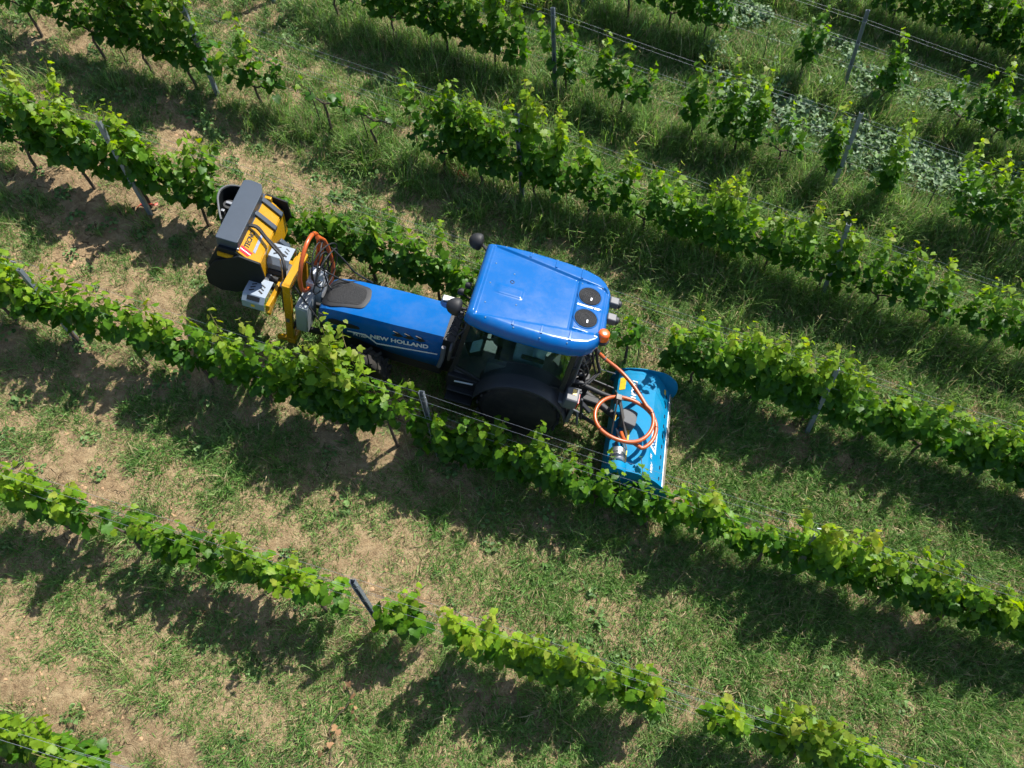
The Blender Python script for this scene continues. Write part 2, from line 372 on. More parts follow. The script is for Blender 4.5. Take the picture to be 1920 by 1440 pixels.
def scatter(name, protos, s, t, idx, scale, label, sink=0.0, tilt=0.0, zs=None, flat=1.0):
    n = len(s); th = rng.random(n) * 6.283; c, q = np.cos(th), np.sin(th); o = np.zeros(n); e = np.ones(n)
    Rz = np.stack([np.stack([c, -q, o], -1), np.stack([q, c, o], -1), np.stack([o, o, e], -1)], -2)
    Rm = (_A if flat else np.eye(3)) @ Rz
    rot = np.stack([np.arctan2(Rm[:, 2, 1], Rm[:, 2, 2]), -np.arcsin(np.clip(Rm[:, 2, 0], -1, 1)), np.arctan2(Rm[:, 1, 0], Rm[:, 0, 0])], -1)
    rot[:, :2] += rng.normal(0, tilt, (n, 2))
    z = ground_z(s, t) - sink
    me = bpy.data.meshes.new(name); me.vertices.add(n)
    me.vertices.foreach_set('co', np.stack([N2[0] * s + D2[0] * t, N2[1] * s + D2[1] * t, z], -1).astype(np.float32).ravel())
    fattr(me, 'rot', rot, typ='FLOAT_VECTOR'); sc3 = np.stack([scale, scale, scale if zs is None else zs], -1); fattr(me, 'scl', sc3, typ='FLOAT_VECTOR'); fattr(me, 'pick', idx, typ='INT')
    ob = link(bpy.data.objects.new(name, me)); tag(ob, label, kind='stuff')
    src = bpy.data.collections.new(name + '_shapes')
    for k, p_ in enumerate(protos): src.objects.link(bpy.data.objects.new('%s_%02d' % (name, k), p_))
    ng = bpy.data.node_groups.new(name, 'GeometryNodeTree'); ng.interface.new_socket('Geometry', in_out='INPUT', socket_type='NodeSocketGeometry'); ng.interface.new_socket('Geometry', in_out='OUTPUT', socket_type='NodeSocketGeometry')
    N = ng.nodes; L = ng.links; gi = N.new('NodeGroupInput'); go = N.new('NodeGroupOutput'); iop = N.new('GeometryNodeInstanceOnPoints'); ci = N.new('GeometryNodeCollectionInfo')
    ci.inputs['Collection'].default_value = src; ci.inputs['Separate Children'].default_value = True; ci.inputs['Reset Children'].default_value = True
    iop.inputs['Pick Instance'].default_value = True
    def na(nm, ty):
        x = N.new('GeometryNodeInputNamedAttribute'); x.data_type = ty; x.inputs[0].default_value = nm; return x.outputs[0]
    L.new(gi.outputs[0], iop.inputs['Points']); L.new(ci.outputs[0], iop.inputs['Instance']); L.new(na('pick', 'INT'), iop.inputs['Instance Index'])
    L.new(na('rot', 'FLOAT_VECTOR'), iop.inputs['Rotation']); L.new(na('scl', 'FLOAT_VECTOR'), iop.inputs['Scale']); L.new(iop.outputs[0], go.inputs[0])
    ob.modifiers.new('scatter', 'NODES').node_group = ng
    return ob
def field(density, s0=-1.0, s1=20.5, t0=-13.0, t1=10.5):
    n = int(density * (s1 - s0) * (t1 - t0)); s = s0 + rng.random(n) * (s1 - s0); t = t0 + rng.random(n) * (t1 - t0)
    # keep what lies near the picture
    x = N2[0] * s + D2[0] * t; y = N2[1] * s + D2[1] * t; z = CROSS * s + ALONG * t - CAM_H
    d = x * FWD.x + y * FWD.y + z * FWD.z; px = 960 + 1331 * (x * RT.x + y * RT.y + z * RT.z) / d; py = 720 - 1331 * (x * UPV.x + y * UPV.y + z * UPV.z) / d
    k = (px > -140) & (px < 2060) & (py > -140) & (py < 1580)
    return s[k], t[k]
# short mown grass with dry blades in it
P_short = [blades('grass_tuft', 46, 0.15, (0.04, 0.15), 0.0095, (0.2, 1.3), ['grass_blade', 'straw_blade', 'lush_blade'], [0.54, 0.09, 0.37], 50 + k) for k in range(4)]
P_straw = [blades('straw_tuft', 54, 0.16, (0.04, 0.13), 0.005, (0.8, 1.5), ['straw_blade', 'grass_blade'], [0.78, 0.22], 60 + k, 0.2) for k in range(3)]
P_lush = [blades('lush_tuft', 54, 0.13, (0.08, 0.26), 0.011, (0.1, 1.0), ['lush_blade', 'grass_blade', 'straw_blade'], [0.58, 0.34, 0.08], 70 + k, 0.7) for k in range(4)]
s, t = field(105)
cv = cover(s, t); pr = sm(cv, 0.22, 0.66); keep = rng.random(len(s)) < pr * 0.96 + 0.05
s, t, cv = s[keep], t[keep], cv[keep]
dry = fbm(s * 1.7, t * 1.7, 91, 3) + 0.10 * (t < -3)
lush = 0.12 + sm(t + 0.35 * s, 0.5, 5.5) * 0.7 + (fbm(s * 1.6, t * 1.6, 55, 3) - .5) * 1.5
kind_ = np.where(rng.random(len(s)) < sm(dry, 0.48, 0.70) * 0.6 * (1 - .75 * sm(s, 8, 11) * sm(t, -5, 0)), 4 + rng.integers(0, 3, len(s)), np.where(rng.random(len(s)) < np.clip(lush, 0.03, 0.85), 7 + rng.integers(0, 4, len(s)), rng.integers(0, 4, len(s))))
scatter('grass', P_short + P_straw + P_lush, s, t, kind_, (0.7 + 0.6 * rng.random(len(s))) * (0.75 + 0.35 * np.clip(cv, 0, 1)), 'short half dry grass growing between the vine rows', sink=0.005, tilt=0.12)
# tall grass: banks under the rows uphill of the tractor, loose clumps elsewhere
leaf_mat('tall_blade', (0.105, 0.235, 0.040), 0.38, 0.5, 0.3, 'tone', col2=(0.225, 0.385, 0.105))
P_tall = [blades('tall_grass_tuft', 54, 0.12, (0.18, 0.52), 0.009, (0.05, 0.75), ['tall_blade', 'grass_blade', 'straw_blade'], [0.62, 0.26, 0.12], 80 + k, 0.8) for k in range(4)]
P_stem = [blades('dry_stem_tuft', 7, 0.12, (0.3, 0.75), 0.009, (0.2, 1.1), ['straw_blade', 'grass_blade'], [0.7, 0.3], 90 + k, 0.35) for k in range(3)]
P_brown = [blades('brown_tuft', 70, 0.16, (0.1, 0.32), 0.006, (0.1, 1.2), ['straw_blade', 'dry_leaf', 'grass_blade'], [0.6, 0.15, 0.25], 95 + k, 0.9) for k in range(2)]
s, t = field(60); u = lane_u(s)
bank = np.exp(-((np.minimum(np.abs(u - 0.93), np.abs(u + 0.07))) / 0.10) ** 2)
w = bank * (1.5 * sm(s, 8.6, 9.6) * sm(t, -8.5, -6.5) + 0.30 * (s < 8.6) * sm(t, -4.5, -1.0) * (np.abs(s - 7.4) > 0.9) + 0.10)
w = w + 0.34 * sm(fbm(s * .8, t * .8, 66, 3), 0.52, 0.68) * (0.3 + sm(s, 8, 11) * sm(t, -7, -2))
lane = (np.abs(s - 6.35) < 0.95) & (t > -1.2)                        # freshly mown behind the machine
br = np.exp(-((s - (row_s(1) - .18)) / .28) ** 2) * sm(t, -5.0, -4.5) * (1 - sm(t, -3.2, -2.6)); w = w + br
w = np.where(lane, w * 0.05, w); keep = rng.random(len(s)) < w; s, t, u, br = s[keep], t[keep], u[keep], br[keep]
kk = np.where(rng.random(len(s)) < 0.10, 4 + rng.integers(0, 3, len(s)), np.where(rng.random(len(s)) < 0.06 + 0.25 * ((s < 6) & (np.abs(u - .9) < .12)) + .75 * (br > .35), 7 + rng.integers(0, 2, len(s)), rng.integers(0, 4, len(s))))
scatter('tall_grass', P_tall + P_stem + P_brown, s, t, kk, (0.6 + 0.6 * rng.random(len(s))) * (1 + .45 * sm(s, 8.6, 9.6) * (kk < 4) * sm(t, -7.5, -4)), 'tall unmown grass growing on the banks under the vine rows', sink=0.01, tilt=0.15, flat=0)
# broad leaved weeds
P_weed = [rosette('weed', 26, 0.13, (0.03, 0.07), (0.01, 0.12), 'weed_leaf', 100 + k) for k in range(3)] + [blades('weed_stems', 20, 0.1, (0.06, 0.2), 0.012, (0.2, 1.0), ['weed_leaf', 'lush_blade'], [0.7, 0.3], 110, 0.5)]
s, t = field(13); u = lane_u(s)
w = 0.10 + 0.55 * sm(fbm(s * .9 + 40, t * .9, 21, 3), 0.55, 0.70) + 0.55 * np.exp(-((u - 0.80) / 0.14) ** 2) * sm(-t, 4.0, 7.0) * (s > 6) + 0.3 * np.exp(-((u - 0.9) / 0.12) ** 2)
w = w + 0.8 * (np.hypot((s - 12.75) / 0.6, (t + 7.4) / 0.9) < 1)
w = np.where((np.abs(s - 6.35) < 0.95) & (t > -1.2), w * .2, w); keep = rng.random(len(s)) < w * .8; s, t = s[keep], t[keep]
scatter('weeds', P_weed, s, t, rng.integers(0, 4, len(s)), 0.55 + 0.8 * rng.random(len(s)), 'low broad leaved green weeds scattered over the soil', tilt=0.15)
# pale mallow-like weeds by the upper right rows
P_silver = [rosette('pale_weed', 30, 0.20, (0.05, 0.105), (0.04, 0.34), 'silver_weed_leaf', 120 + k, 'weed_leaf') for k in range(3)]
s, t = field(46, 12.9, 16.6, -1.5, 9.0)
w = np.clip(1.1 * np.exp(-((s - 14.0 + 0.10 * (t - 2.5)) / 0.62) ** 2) * sm(t, -0.3, 0.6) + 0.7 * np.exp(-((s - 15.6) / 0.45) ** 2) * sm(t, 2.4, 3.2) + 0.8 * np.exp(-(((s - 16.4) / .4) ** 2)) * (t < 3), 0, 1) * sm(fbm(s * 1.3, t * 1.3, 8, 3), 0.30, 0.50)
keep = rng.random(len(s)) < w; s, t = s[keep], t[keep]
scatter('pale_weeds', P_silver, s, t, rng.integers(0, 3, len(s)), 0.6 + 0.7 * rng.random(len(s)), 'pale grey green broad leaved weeds at the upper right', tilt=0.12)
# soil clods
P_clod = [clod('soil_clod', k) for k in range(4)]
s, t = field(120); cv = cover(s, t); keep = rng.random(len(s)) < np.clip(0.85 - cv, 0.02, 1) * (0.25 + 0.75 * sm(fbm(s, t, 15, 3), .42, .62)); s, t = s[keep], t[keep]
scatter('soil_clods', P_clod, s, t, rng.integers(0, 4, len(s)), 0.007 + 0.036 * rng.random(len(s)) ** 3, 'crumbled dry soil clods on the bare ground', sink=-0.004)

# ------------------------------------------------------------------ vines
LEAF_T = []
leaf_mat('vine_leaf_mature', (0.034, 0.120, 0.008), 0.40, 0.42, 0.28, None, col2=(0.060, 0.170, 0.012))
leaf_mat('vine_leaf_full', (0.074, 0.195, 0.011), 0.42, 0.44, 0.25, None, col2=(0.122, 0.255, 0.016))
leaf_mat('vine_leaf_young', (0.140, 0.270, 0.015), 0.44, 0.46, 0.22, None, col2=(0.215, 0.330, 0.022))
leaf_mat('vine_leaf_tip', (0.190, 0.285, 0.026), 0.44, 0.5, 0.25, None, col2=(0.29, 0.33, 0.05))
TONES = ['vine_leaf_mature', 'vine_leaf_full', 'vine_leaf_young', 'vine_leaf_tip']
HALF = [(-.12, .10), (-.18, .28), (-.04, .45), (.10, .52), (.22, .44), (.40, .50), (.54, .44), (.62, .31), (.82, .19)]
LEAFV = []
for k in range(6):
    r = random.Random(200 + k); out = [(0, 0)] + HALF + [(1.0, 0)] + [(x, -y) for x, y in HALF[::-1]]
    fold = r.uniform(-0.15, 0.35); droop = r.uniform(0.1, 0.4); tw = r.uniform(-.15, .15)
    pts = []
    for i, (x, y) in enumerate([(.3, 0)] + out):
        x += r.uniform(-.035, .035); y += r.uniform(-.035, .035)
        pts.append((x, y, abs(y) * fold - droop * x * x + tw * y + r.uniform(-.03, .03)))
    LEAFV.append(np.array(pts))
nv = len(LEAFV[0]); LEAFF = np.array([(0, i, i + 1 if i + 1 < nv else 1) for i in range(1, nv)])
LEAF_ME = {}
for k in range(6):
    for j in range(4):
        me = np_mesh('leaf', LEAFV[k], LEAFF, [MATS[TONES[j]]]); LEAF_ME[k, j] = me
BARK = mat('vine_bark', (0.085, 0.060, 0.042), 0.9, var=0.4, vscale=30, bump=0.8, bscale=70)
CANE = mat('green_cane', (0.20, 0.17, 0.06), 0.7, var=0.3, vscale=20)
STEEL = mat('galvanised_steel', (0.22, 0.25, 0.29), 0.5, 0.4, var=0.2, vscale=14, bump=0.1)
WIRE = mat('trellis_wire_steel', (0.40, 0.41, 0.43), 0.4, 0.8, var=0.1)
RUST = mat('rusty_stake', (0.06, 0.045, 0.038), 0.8, 0.2, var=0.4, vscale=20)
ROWNAME = {5: 'third row below the tractor', 4: 'second row below the tractor', 3: 'first row below the tractor', 2: 'first row above the tractor', 1: 'second row above the tractor', 0: 'third row above the tractor', -1: 'fourth row above the tractor', -2: 'fifth row above the tractor'}
ORD = ['first', 'second', 'third', 'fourth', 'fifth', 'sixth', 'seventh', 'eighth', 'ninth', 'tenth', 'eleventh', 'twelfth', 'thirteenth', 'fourteenth', 'fifteenth', 'sixteenth', 'seventeenth', 'eighteenth', 'nineteenth', 'twentieth', 'twenty-first', 'twenty-second', 'twenty-third', 'twenty-fourth', 'twenty-fifth', 'twenty-sixth']
SV = np.array(SUN)
def build_vine(row, t0, vig, top, half, low, seed, shoots=None, label='', young=0.0, visible=True, nind=64):
    """vig: leafiness, top: height of the canopy, half: half spread along the row, low: bottom of the canopy"""
    r = np.random.default_rng(seed); s0 = row_s(row); base = W(s0, t0); top = top * (1.04 + .18 * r.random()) * (1.0 if row > 1 else 1.07); vig = vig * (1.02 if row > 1 else .92)
    root = empty('grapevine', base); tag(root, label, 'grapevine', 'grapevines trained along the trellis rows')
    al = np.array([D2[0], D2[1], ALONG]); al /= np.linalg.norm(al); ac = np.array([N2[0], N2[1], 0.0])
    hc = max(0.42, low + 0.02)
    g = G(); jx, jy = r.normal(0, .03, 2)
    g.tube([(0, 0, -.08), (jx * .5, jy, hc * .35), (jx * 1.3, jy * .5, hc * .7), (0, 0, hc)], [.030, .026, .021, .019], 7)
    g.out('trunk', BARK, root, smooth=True)
    for sg in (-1, 1):
        e = al * sg * half * .85; g = G(); g.tube([(0, 0, hc - .03), tuple(e * .35 + np.array([0, 0, hc + .03])), tuple(e + np.array([0, 0, hc + .01]))], [.017, .013, .008], 6); g.out('cordon_arm', BARK, root, smooth=True)
    P_, NR, XD, SZ, TN = [], [], [], [], []
    def leaf(p_, out, f, size):
        nr = 0.65 * np.array([0, 0, 1.]) + 0.50 * out + 0.30 * SV + r.normal(0, .34, 3); nr /= np.linalg.norm(nr)
        xd = out * .7 + np.array([0, 0, -.55]) + r.normal(0, .4, 3); xd -= nr * (xd @ nr); xd /= np.linalg.norm(xd) + 1e-9
        P_.append(p_); NR.append(nr); XD.append(xd); SZ.append(size)
        f2 = f + r.normal(0, .13) + young - (.05 if row < 3 else 0)
        TN.append(0 if f2 < .46 else 1 if f2 < .76 else 2 if f2 < 1.14 else 3)
    if shoots is None:
        ns = max(2, int(round(vig * 10 * half / .5))); shoots = []
        for i in range(ns):
            o = (-1 + 2 * (i + .5 + r.normal(0, .25)) / ns) * half
            shoots.append((o, o + r.normal(0, .18), top * (0.80 + 0.30 * r.random()) - (0.35 if r.random() < .22 else 0) + (0.22 if r.random() < .09 else 0)))
    gc = G()
    for (o0, o1, zt) in shoots:
        bend = r.normal(0, .15); n = max(4, int((zt - hc) / .052)); path = []
        for i in range(n + 1):
            f = i / n; z = hc + (zt - hc) * f - .10 * max(0, f - .8) / .2 * r.random()
            q = al * (o0 + (o1 - o0) * f + .03 * math.sin(7 * f + seed)); q = q - np.array([0, 0, q[2]]) + np.array([0, 0, q[2]]) + ac * (bend * f ** 1.5 + .02 * math.sin(9 * f + o0 * 9)) + np.array([0, 0, z]); path.append(q)
        gc.tube([tuple(x) for x in path[::3]] if n > 6 else [tuple(x) for x in path[::2]], .0045, 4)
        for i in range(1, n + 1):
            f = i / n
            for rep in range(2 if f < .88 and r.random() < .58 * vig else 1):
                sg = 1 if (i + rep) % 2 else -1; a = r.normal(0, .75); out = ac * sg * math.cos(a) + al * math.sin(a)
                pl = r.uniform(.03, .15) * (1 - .5 * f); size = (r.uniform(.105, .175) if r.random() < .72 else r.uniform(.06, .105)) * (1 - .42 * f ** 3)
                leaf(path[i] + out * pl + np.array([0, 0, r.normal(0, .025)]), out, f * (zt - .1) / 1.55, size)
    for i in range(int(vig * 34 * half / .5)):                       # laterals filling the fruit zone
        sg = 1 if r.random() < .5 else -1; a = r.normal(0, .6); out = ac * sg * math.cos(a) + al * math.sin(a)
        z = low + (top - low) * .62 * r.random(); q = al * r.uniform(-half, half) * 1.08
        leaf(q + out * r.uniform(.02, .17) + np.array([0, 0, z]), out, (z / 1.6) * .8, r.uniform(.09, .16))
    gc.out('cane', CANE, root)
    P_ = np.array(P_); NR = np.array(NR); XD = np.array(XD); SZ = np.array(SZ); TN = np.array(TN); YD = np.cross(NR, XD); n = len(P_)
    SH = r.integers(0, 6, n)
    order = np.argsort(-(SZ * (0.6 + 0.5 * P_[:, 2] / 1.6 - 0.5 * (P_ @ ac)) + r.random(n) * .02))
    ind = set(order[:nind].tolist()) if visible else set()
    for i in ind:
        o = bpy.data.objects.new('leaf', LEAF_ME[int(SH[i]), int(TN[i])]); COL.objects.link(o); o.parent = root
        x, y, z = XD[i] * SZ[i], YD[i] * SZ[i], NR[i] * SZ[i]
        o.matrix_local = Matrix(((x[0], y[0], z[0], P_[i, 0]), (x[1], y[1], z[1], P_[i, 1]), (x[2], y[2], z[2], P_[i, 2]), (0, 0, 0, 1)))
    rest = np.array([i for i in range(n) if i not in ind])
    if len(rest):
        LV = np.array(LEAFV)[SH[rest]]; co = (LV[:, :, :1] * XD[rest][:, None] + LV[:, :, 1:2] * YD[rest][:, None] + LV[:, :, 2:] * NR[rest][:, None]) * SZ[rest][:, None, None] + P_[rest][:, None]
        F = (LEAFF[None] + (np.arange(len(rest)) * nv)[:, None, None]).reshape(-1, 3)
        me = np_mesh('foliage', co.reshape(-1, 3), F, [MATS[x] for x in TONES], np.repeat(TN[rest], len(LEAFF)))
        link(bpy.data.objects.new('foliage', me), root)['kind'] = 'stuff'
    return root
# what grows where, read off the photograph: (from t, to t, leafiness, top, bottom of canopy, young-leaf shift)
STRETCH = {
 -2: [(0.9, 3.4, .5, 1.35, .5, 0), (3.4, 9.0, 1.15, 1.75, .35, -.12)],
 -1: [(-3.6, -2.1, .55, 1.4, .5, 0), (-2.1, 0.3, 1.15, 1.70, .5, -.15), (4.7, 8.5, .75, 1.35, .42, -.05)],
 0: [(-8.6, -6.4, .55, 1.25, .5, 0), (-6.4, -3.4, 1.2, 1.62, .5, -.05), (-2.0, -1.0, .75, 1.30, .55, 0), (0.35, 1.2, 1.15, 1.55, .35, -.12), (1.2, 2.0, .45, 1.05, .5, 0), (5.0, 8.0, .85, 1.5, .35, 0)],
 1: [(-13, -9.9, .85, 1.40, .50, 0), (-9.9, -8.25, 1.4, 1.78, .42, -.10), (-6.7, -5.0, .30, .98, .62, .12), (-4.75, -2.2, 1.3, 1.68, .42, -.06), (-2.2, 1.0, .95, 1.55, .45, .0), (1.1, 8.2, .90, 1.50, .48, .07)],
 2: [(-13.5, -7.15, 1.15, 1.55, .48, 0), (-6.2, -3.2, 1.1, 1.30, .45, -.05), (-3.2, -1.2, .8, 1.25, .45, 0), (0.05, 8.8, 1.15, 1.58, .42, 0)],
 3: [(-11, -6.0, 1.05, 1.50, .48, .02), (-6.0, -5.0, 1.15, 1.48, .42, .02), (-5.0, -3.9, 1.2, 1.68, .42, 0), (-3.15, -2.0, 1.25, 1.30, .30, .02), (-2.0, -0.9, 1.2, 1.45, .40, 0), (-0.9, 0.6, 1.0, 1.06, .36, .06), (0.6, 8.0, 1.05, 1.50, .45, .08)],
 4: [(-10, -6.9, 1.0, 1.45, .5, .08), (-6.7, -6.1, .35, 1.1, .6, .12), (-6.0, -3.5, .85, 1.46, .55, .12), (-1.95, 0.75, .95, 1.46, .52, .15), (1.35, 4.8, .85, 1.46, .52, .15)],
 5: [(-8.5, -5.5, .9, 1.45, .55, .16)],
}
SINGLE = [  # lone vines: row, t, leafiness, top, half spread, bottom, young shift, shoots (from, to, height)
 (0, -2.55, .9, 1.62, .26, .45, .02, [(-.2, -.55, 1.80), (-.05, -.2, 1.6), (.1, .05, 1.45), (.2, .2, 1.2)]),
 (0, -0.1, .8, 1.45, .20, .45, 0, [(0, -.05, 1.8), (.05, .1, 1.55), (-.1, -.05, 1.45), (.12, .14, 1.2)]),
 (0, 2.55, .8, 1.5, .17, .35, .02, [(0, -.02, 1.95), (.06, .1, 1.6), (-.08, -.05, 1.5), (.03, .03, 1.3)]),
 (0, 3.65, .9, 1.4, .20, .35, .02, [(0, .05, 1.95), (.08, .16, 1.5), (-.1, -.08, 1.4), (.02, .05, 1.7), (.15, .2, 1.1)]),
 (-1, 1.95, .8, 1.2, .20, .45, -.2, [(0, .1, 1.65), (-.1, -.1, 1.35), (.1, .2, 1.45), (.05, .15, 1.2)]),
 (-1, 3.65, .9, 1.3, .24, .40, -.1, [(0, 0, 1.7), (-.12, -.1, 1.5), (.12, .14, 1.45), (.05, .05, 1.3), (.2, .25, 1.1)]),
 (1, -7.55, .95, 1.1, .42, .45, .05, [(-.35, -.85, 1.65), (-.15, -.25, 1.05), (0, 0, 1.75), (.1, .12, 1.5), (.3, .35, 1.1), (.45, .5, 1.15)]),
 (2, -6.85, .9, 1.25, .25, .35, .02, None),
 (2, -0.55, .45, 1.1, .32, .55, .08, None),
 (3, -3.65, .6, 1.5, .28, .75, .1, [(-.1, -.2, 2.05), (.1, .45, 1.72), (0, .1, 1.6), (-.2, -.55, 2.1), (-.25, -.85, 2.05)]),
 (4, -2.75, .95, 1.3, .28, .50, .1, [(-.1, -.15, 1.2), (.1, .15, 1.5), (0, 0, 1.25), (.2, .22, 1.3)]),
]
plants = []
sd_ = 0
for row, L in STRETCH.items():
    for (a, b, vig, top, low, yg) in L:
        n = max(1, int(round((b - a) / 0.95))); h = (b - a) / n
        for i in range(n):
            q = random.Random(row * 991 + i * 37 + int(a * 10)); f = 0.62 + 0.56 * q.random()
            plants.append([row, a + h * (i + .5) + q.uniform(-.08, .08), vig * f, top * (0.86 + 0.24 * q.random()), h * .54, low, yg, None])
for (row, t0, vig, top, half, low, yg, sh) in SINGLE: plants.append([row, t0, vig, top, half, low, yg, sh])
plants.sort(key=lambda p_: (p_[0], p_[1])); cnt = {}; off = {}
for k, (row, t0, vig, top, half, low, yg, sh) in enumerate(plants):
    b = WP(row_s(row), t0); vis = in_frame(b + Vector((0, 0, 1.0)), 40) or in_frame(b + Vector((0, 0, .3)), 10)
    look = 'lush dark green' if vig > 1.17 else 'full green' if vig > .9 else 'loose green' if vig > .6 else 'sparse young'
    if sh: look = 'slender lone'
    if vis: cnt[row] = cnt.get(row, 0) + 1; lab = '%s grapevine, %s from the left in the %s' % (look, ORD[cnt[row] - 1], ROWNAME[row])
    elif t0 < 2: continue
    else: off[row] = off.get(row, 0) + 1; lab = '%s grapevine, %s past the right edge in the %s' % (look, ORD[off[row] - 1], ROWNAME[row])
    build_vine(row, t0, vig, top, half, low, 1000 + k, sh, lab, yg, vis)

# ------------------------------------------------------------------ posts, stakes and wires
def post_mesh():
    a, b, w = .026, .022, .004; C = [(-a, -b), (a, -b), (a, b * .5), (a - .008, b * .5), (a - w, b * .5 - w * 2), (a - w, -b + w), (-a + w, -b + w), (-a + w, b * .5 - w * 2), (-a + .008, b * .5), (-a, b * .5)]
    g = G(); zs = [-.35] + [1.0] ; g.loft([[(x, y, z) for x, y in C] for z in zs])
    return mesh('post', g.V, g.F, STEEL)
PHASE = {-2: 2.85, -1: 2.846, 0: -2.76, 1: -2.845, 2: -2.931, 3: -3.0, 4: -3.13, 5: -3.15}
for row, ph in PHASE.items():
    n = 0
    for k in (-2, -1, 0, 1, 2):
        t0 = ph + k * POSTD; b = WP(row_s(row), t0)
        if row == 2 and k == 0: continue                          # hidden by the tractor
        if not (in_frame(b, 20) or in_frame(b + Vector((0, 0, 1.7)), 20)): continue
        h = {(-1, 0): 1.80, (3, -1): 1.45, (3, 1): 1.40}.get((row, k), 1.70); n += 1
        root = empty('trellis_post', W(row_s(row) - (.12 if row == 2 else 0), t0)); tag(root, 'grey steel trellis post, %s from the left in the %s' % (ORD[n - 1], ROWNAME[row]), 'post', 'steel posts carrying the trellis wires')
        g = G(); a, bb, w = .036, .030, .004
        C = [(-a, -bb), (a, -bb), (a, bb * .7), (a - .012, bb * .7), (a - .012, bb * .7 - w), (a - w, bb * .7 - w), (a - w, -bb + w), (-a + w, -bb + w), (-a + w, bb * .7 - w), (-a + .012, bb * .7 - w), (-a + .012, bb * .7), (-a, bb * .7)]
        g.loft([[(x, y, z) for x, y in C] for z in (-.3, h)])
        o = g.out('channel', STEEL, root); o.rotation_euler.z = AZ + random.uniform(-.15, .15) + (0 if k % 2 else math.pi)
        for z in (.70, 1.15, 1.58):
            g = G(); g.box((D2[0] * 0, 0, z), (.085, .014, .022)); q = g.out('wire_hook', STEEL, root); q.rotation_euler.z = o.rotation_euler.z
        root.rotation_euler = (random.uniform(-.02, .02), random.uniform(-.02, .02), 0)
for row in PHASE:
    s0 = row_s(row)
    for nm, z, off in (('fruiting', .70, 0), ('middle near side', 1.15, -.045), ('middle far side', 1.15, .045), ('top near side', 1.58, -.05), ('top far side', 1.58, .05)):
        pts = []; tt = np.linspace(-14.5, 10.5, 51)
        for q in tt:
            f = ((q - PHASE[row]) / POSTD) % 1; pts.append(WP(s0 + off, q, z - .035 * 4 * f * (1 - f)))
        o0 = pts[25].copy(); g = G(); g.tube([x - o0 for x in pts], .0019, 5); o = g.out('trellis_wire', WIRE, None); o.location = o0
        tag(o, '%s trellis wire of the %s' % (nm, ROWNAME[row]), 'wire', 'trellis wires strung along the rows')
STAKES = [(1, -6.48, .85), (1, -5.62, .85), (0, 4.55, .8), (0, 5.75, .7), (2, -0.35, .8), (1, -10.0, .7), (0, -3.55, .85), (-1, 1.1, .8), (0, 1.75, .6)]
for i, (row, t0, h) in enumerate(STAKES):
    g = G(); g.tube([(0, 0, -.15), (.012, .006, h * .5), (0, 0, h)], .009, 6); o = g.out('vine_stake', RUST); o.location = W(row_s(row), t0); o.rotation_euler = (random.uniform(-.05, .05), random.uniform(-.05, .05), 0)
    k = 1 + sum(1 for (r_, t_, _) in STAKES if r_ == row and t_ < t0)
    tag(o, 'thin dark stake, %s from the left in the %s' % (ORD[k - 1], ROWNAME[row]), 'stake', 'thin planting stakes in the vine rows')

# ------------------------------------------------------------------ tractor frame: x to the rear (downhill), y to the far side, z up
_e1 = Vector((D2[0], D2[1], ALONG)).normalized(); _m = (Vector((0, 0, 1)) - _e1 * _e1.z).normalized(); _ty = _m.cross(_e1)
_O = WP(OFF0 - 2.5 * ROWD, -3.5) + _ty * 0.08
_y = R(2.5); _ex = _e1 * math.cos(_y) + _ty * math.sin(_y); _ey = _ty * math.cos(_y) - _e1 * math.sin(_y)
TM = Matrix(((_ex.x, _ey.x, _m.x, _O.x), (_ex.y, _ey.y, _m.y, _O.y), (_ex.z, _ey.z, _m.z, _O.z), (0, 0, 0, 1)))
def tframe(name, x, y, z): return empty(name, TM @ Matrix.Translation((x, y, z)))
BLUE = mat('tractor_blue_paint', (0.0005, 0.098, 0.335), 0.17, var=0.05, vscale=3, spec=0.28, dust=0.07)
BLACK = mat('black_plastic', (0.013, 0.014, 0.016), 0.6, var=0.3, vscale=12, bump=0.1, bscale=200)
DGREY = mat('charcoal_plastic', (0.024, 0.026, 0.031), 0.55, var=0.2, vscale=12, bump=0.15, bscale=180)
MGREY = mat('mid_grey_plastic', (0.10, 0.104, 0.115), 0.5, var=0.15, vscale=9)
MESHG = mat('grille_mesh', (0.012, 0.0125, 0.014), 0.6, var=0.5, vscale=160, bump=0.9, bscale=260)
RUB = mat('tyre_rubber', (0.014, 0.0135, 0.013), 0.9, var=0.3, vscale=10, bump=0.2, bscale=90, dust=0.12)
RIM = mat('wheel_rim_grey', (0.30, 0.31, 0.32), 0.45, 0.2, var=0.15, dust=0.4)
WHITE = mat('white_decal', (0.78, 0.80, 0.82), 0.4, var=0.04)
SILV = mat('bare_metal', (0.36, 0.37, 0.38), 0.38, 0.8, var=0.15, vscale=20)
RED = mat('red_lens', (0.55, 0.015, 0.012), 0.2, spec=0.6, var=0.1)
ORL = mat('orange_beacon_lens', (0.80, 0.115, 0.008), 0.3, var=0.1, spec=0.6, coat=0.5)
SEATM = mat('seat_fabric', (0.34, 0.48, 0.54), 0.9, var=0.2, vscale=30)
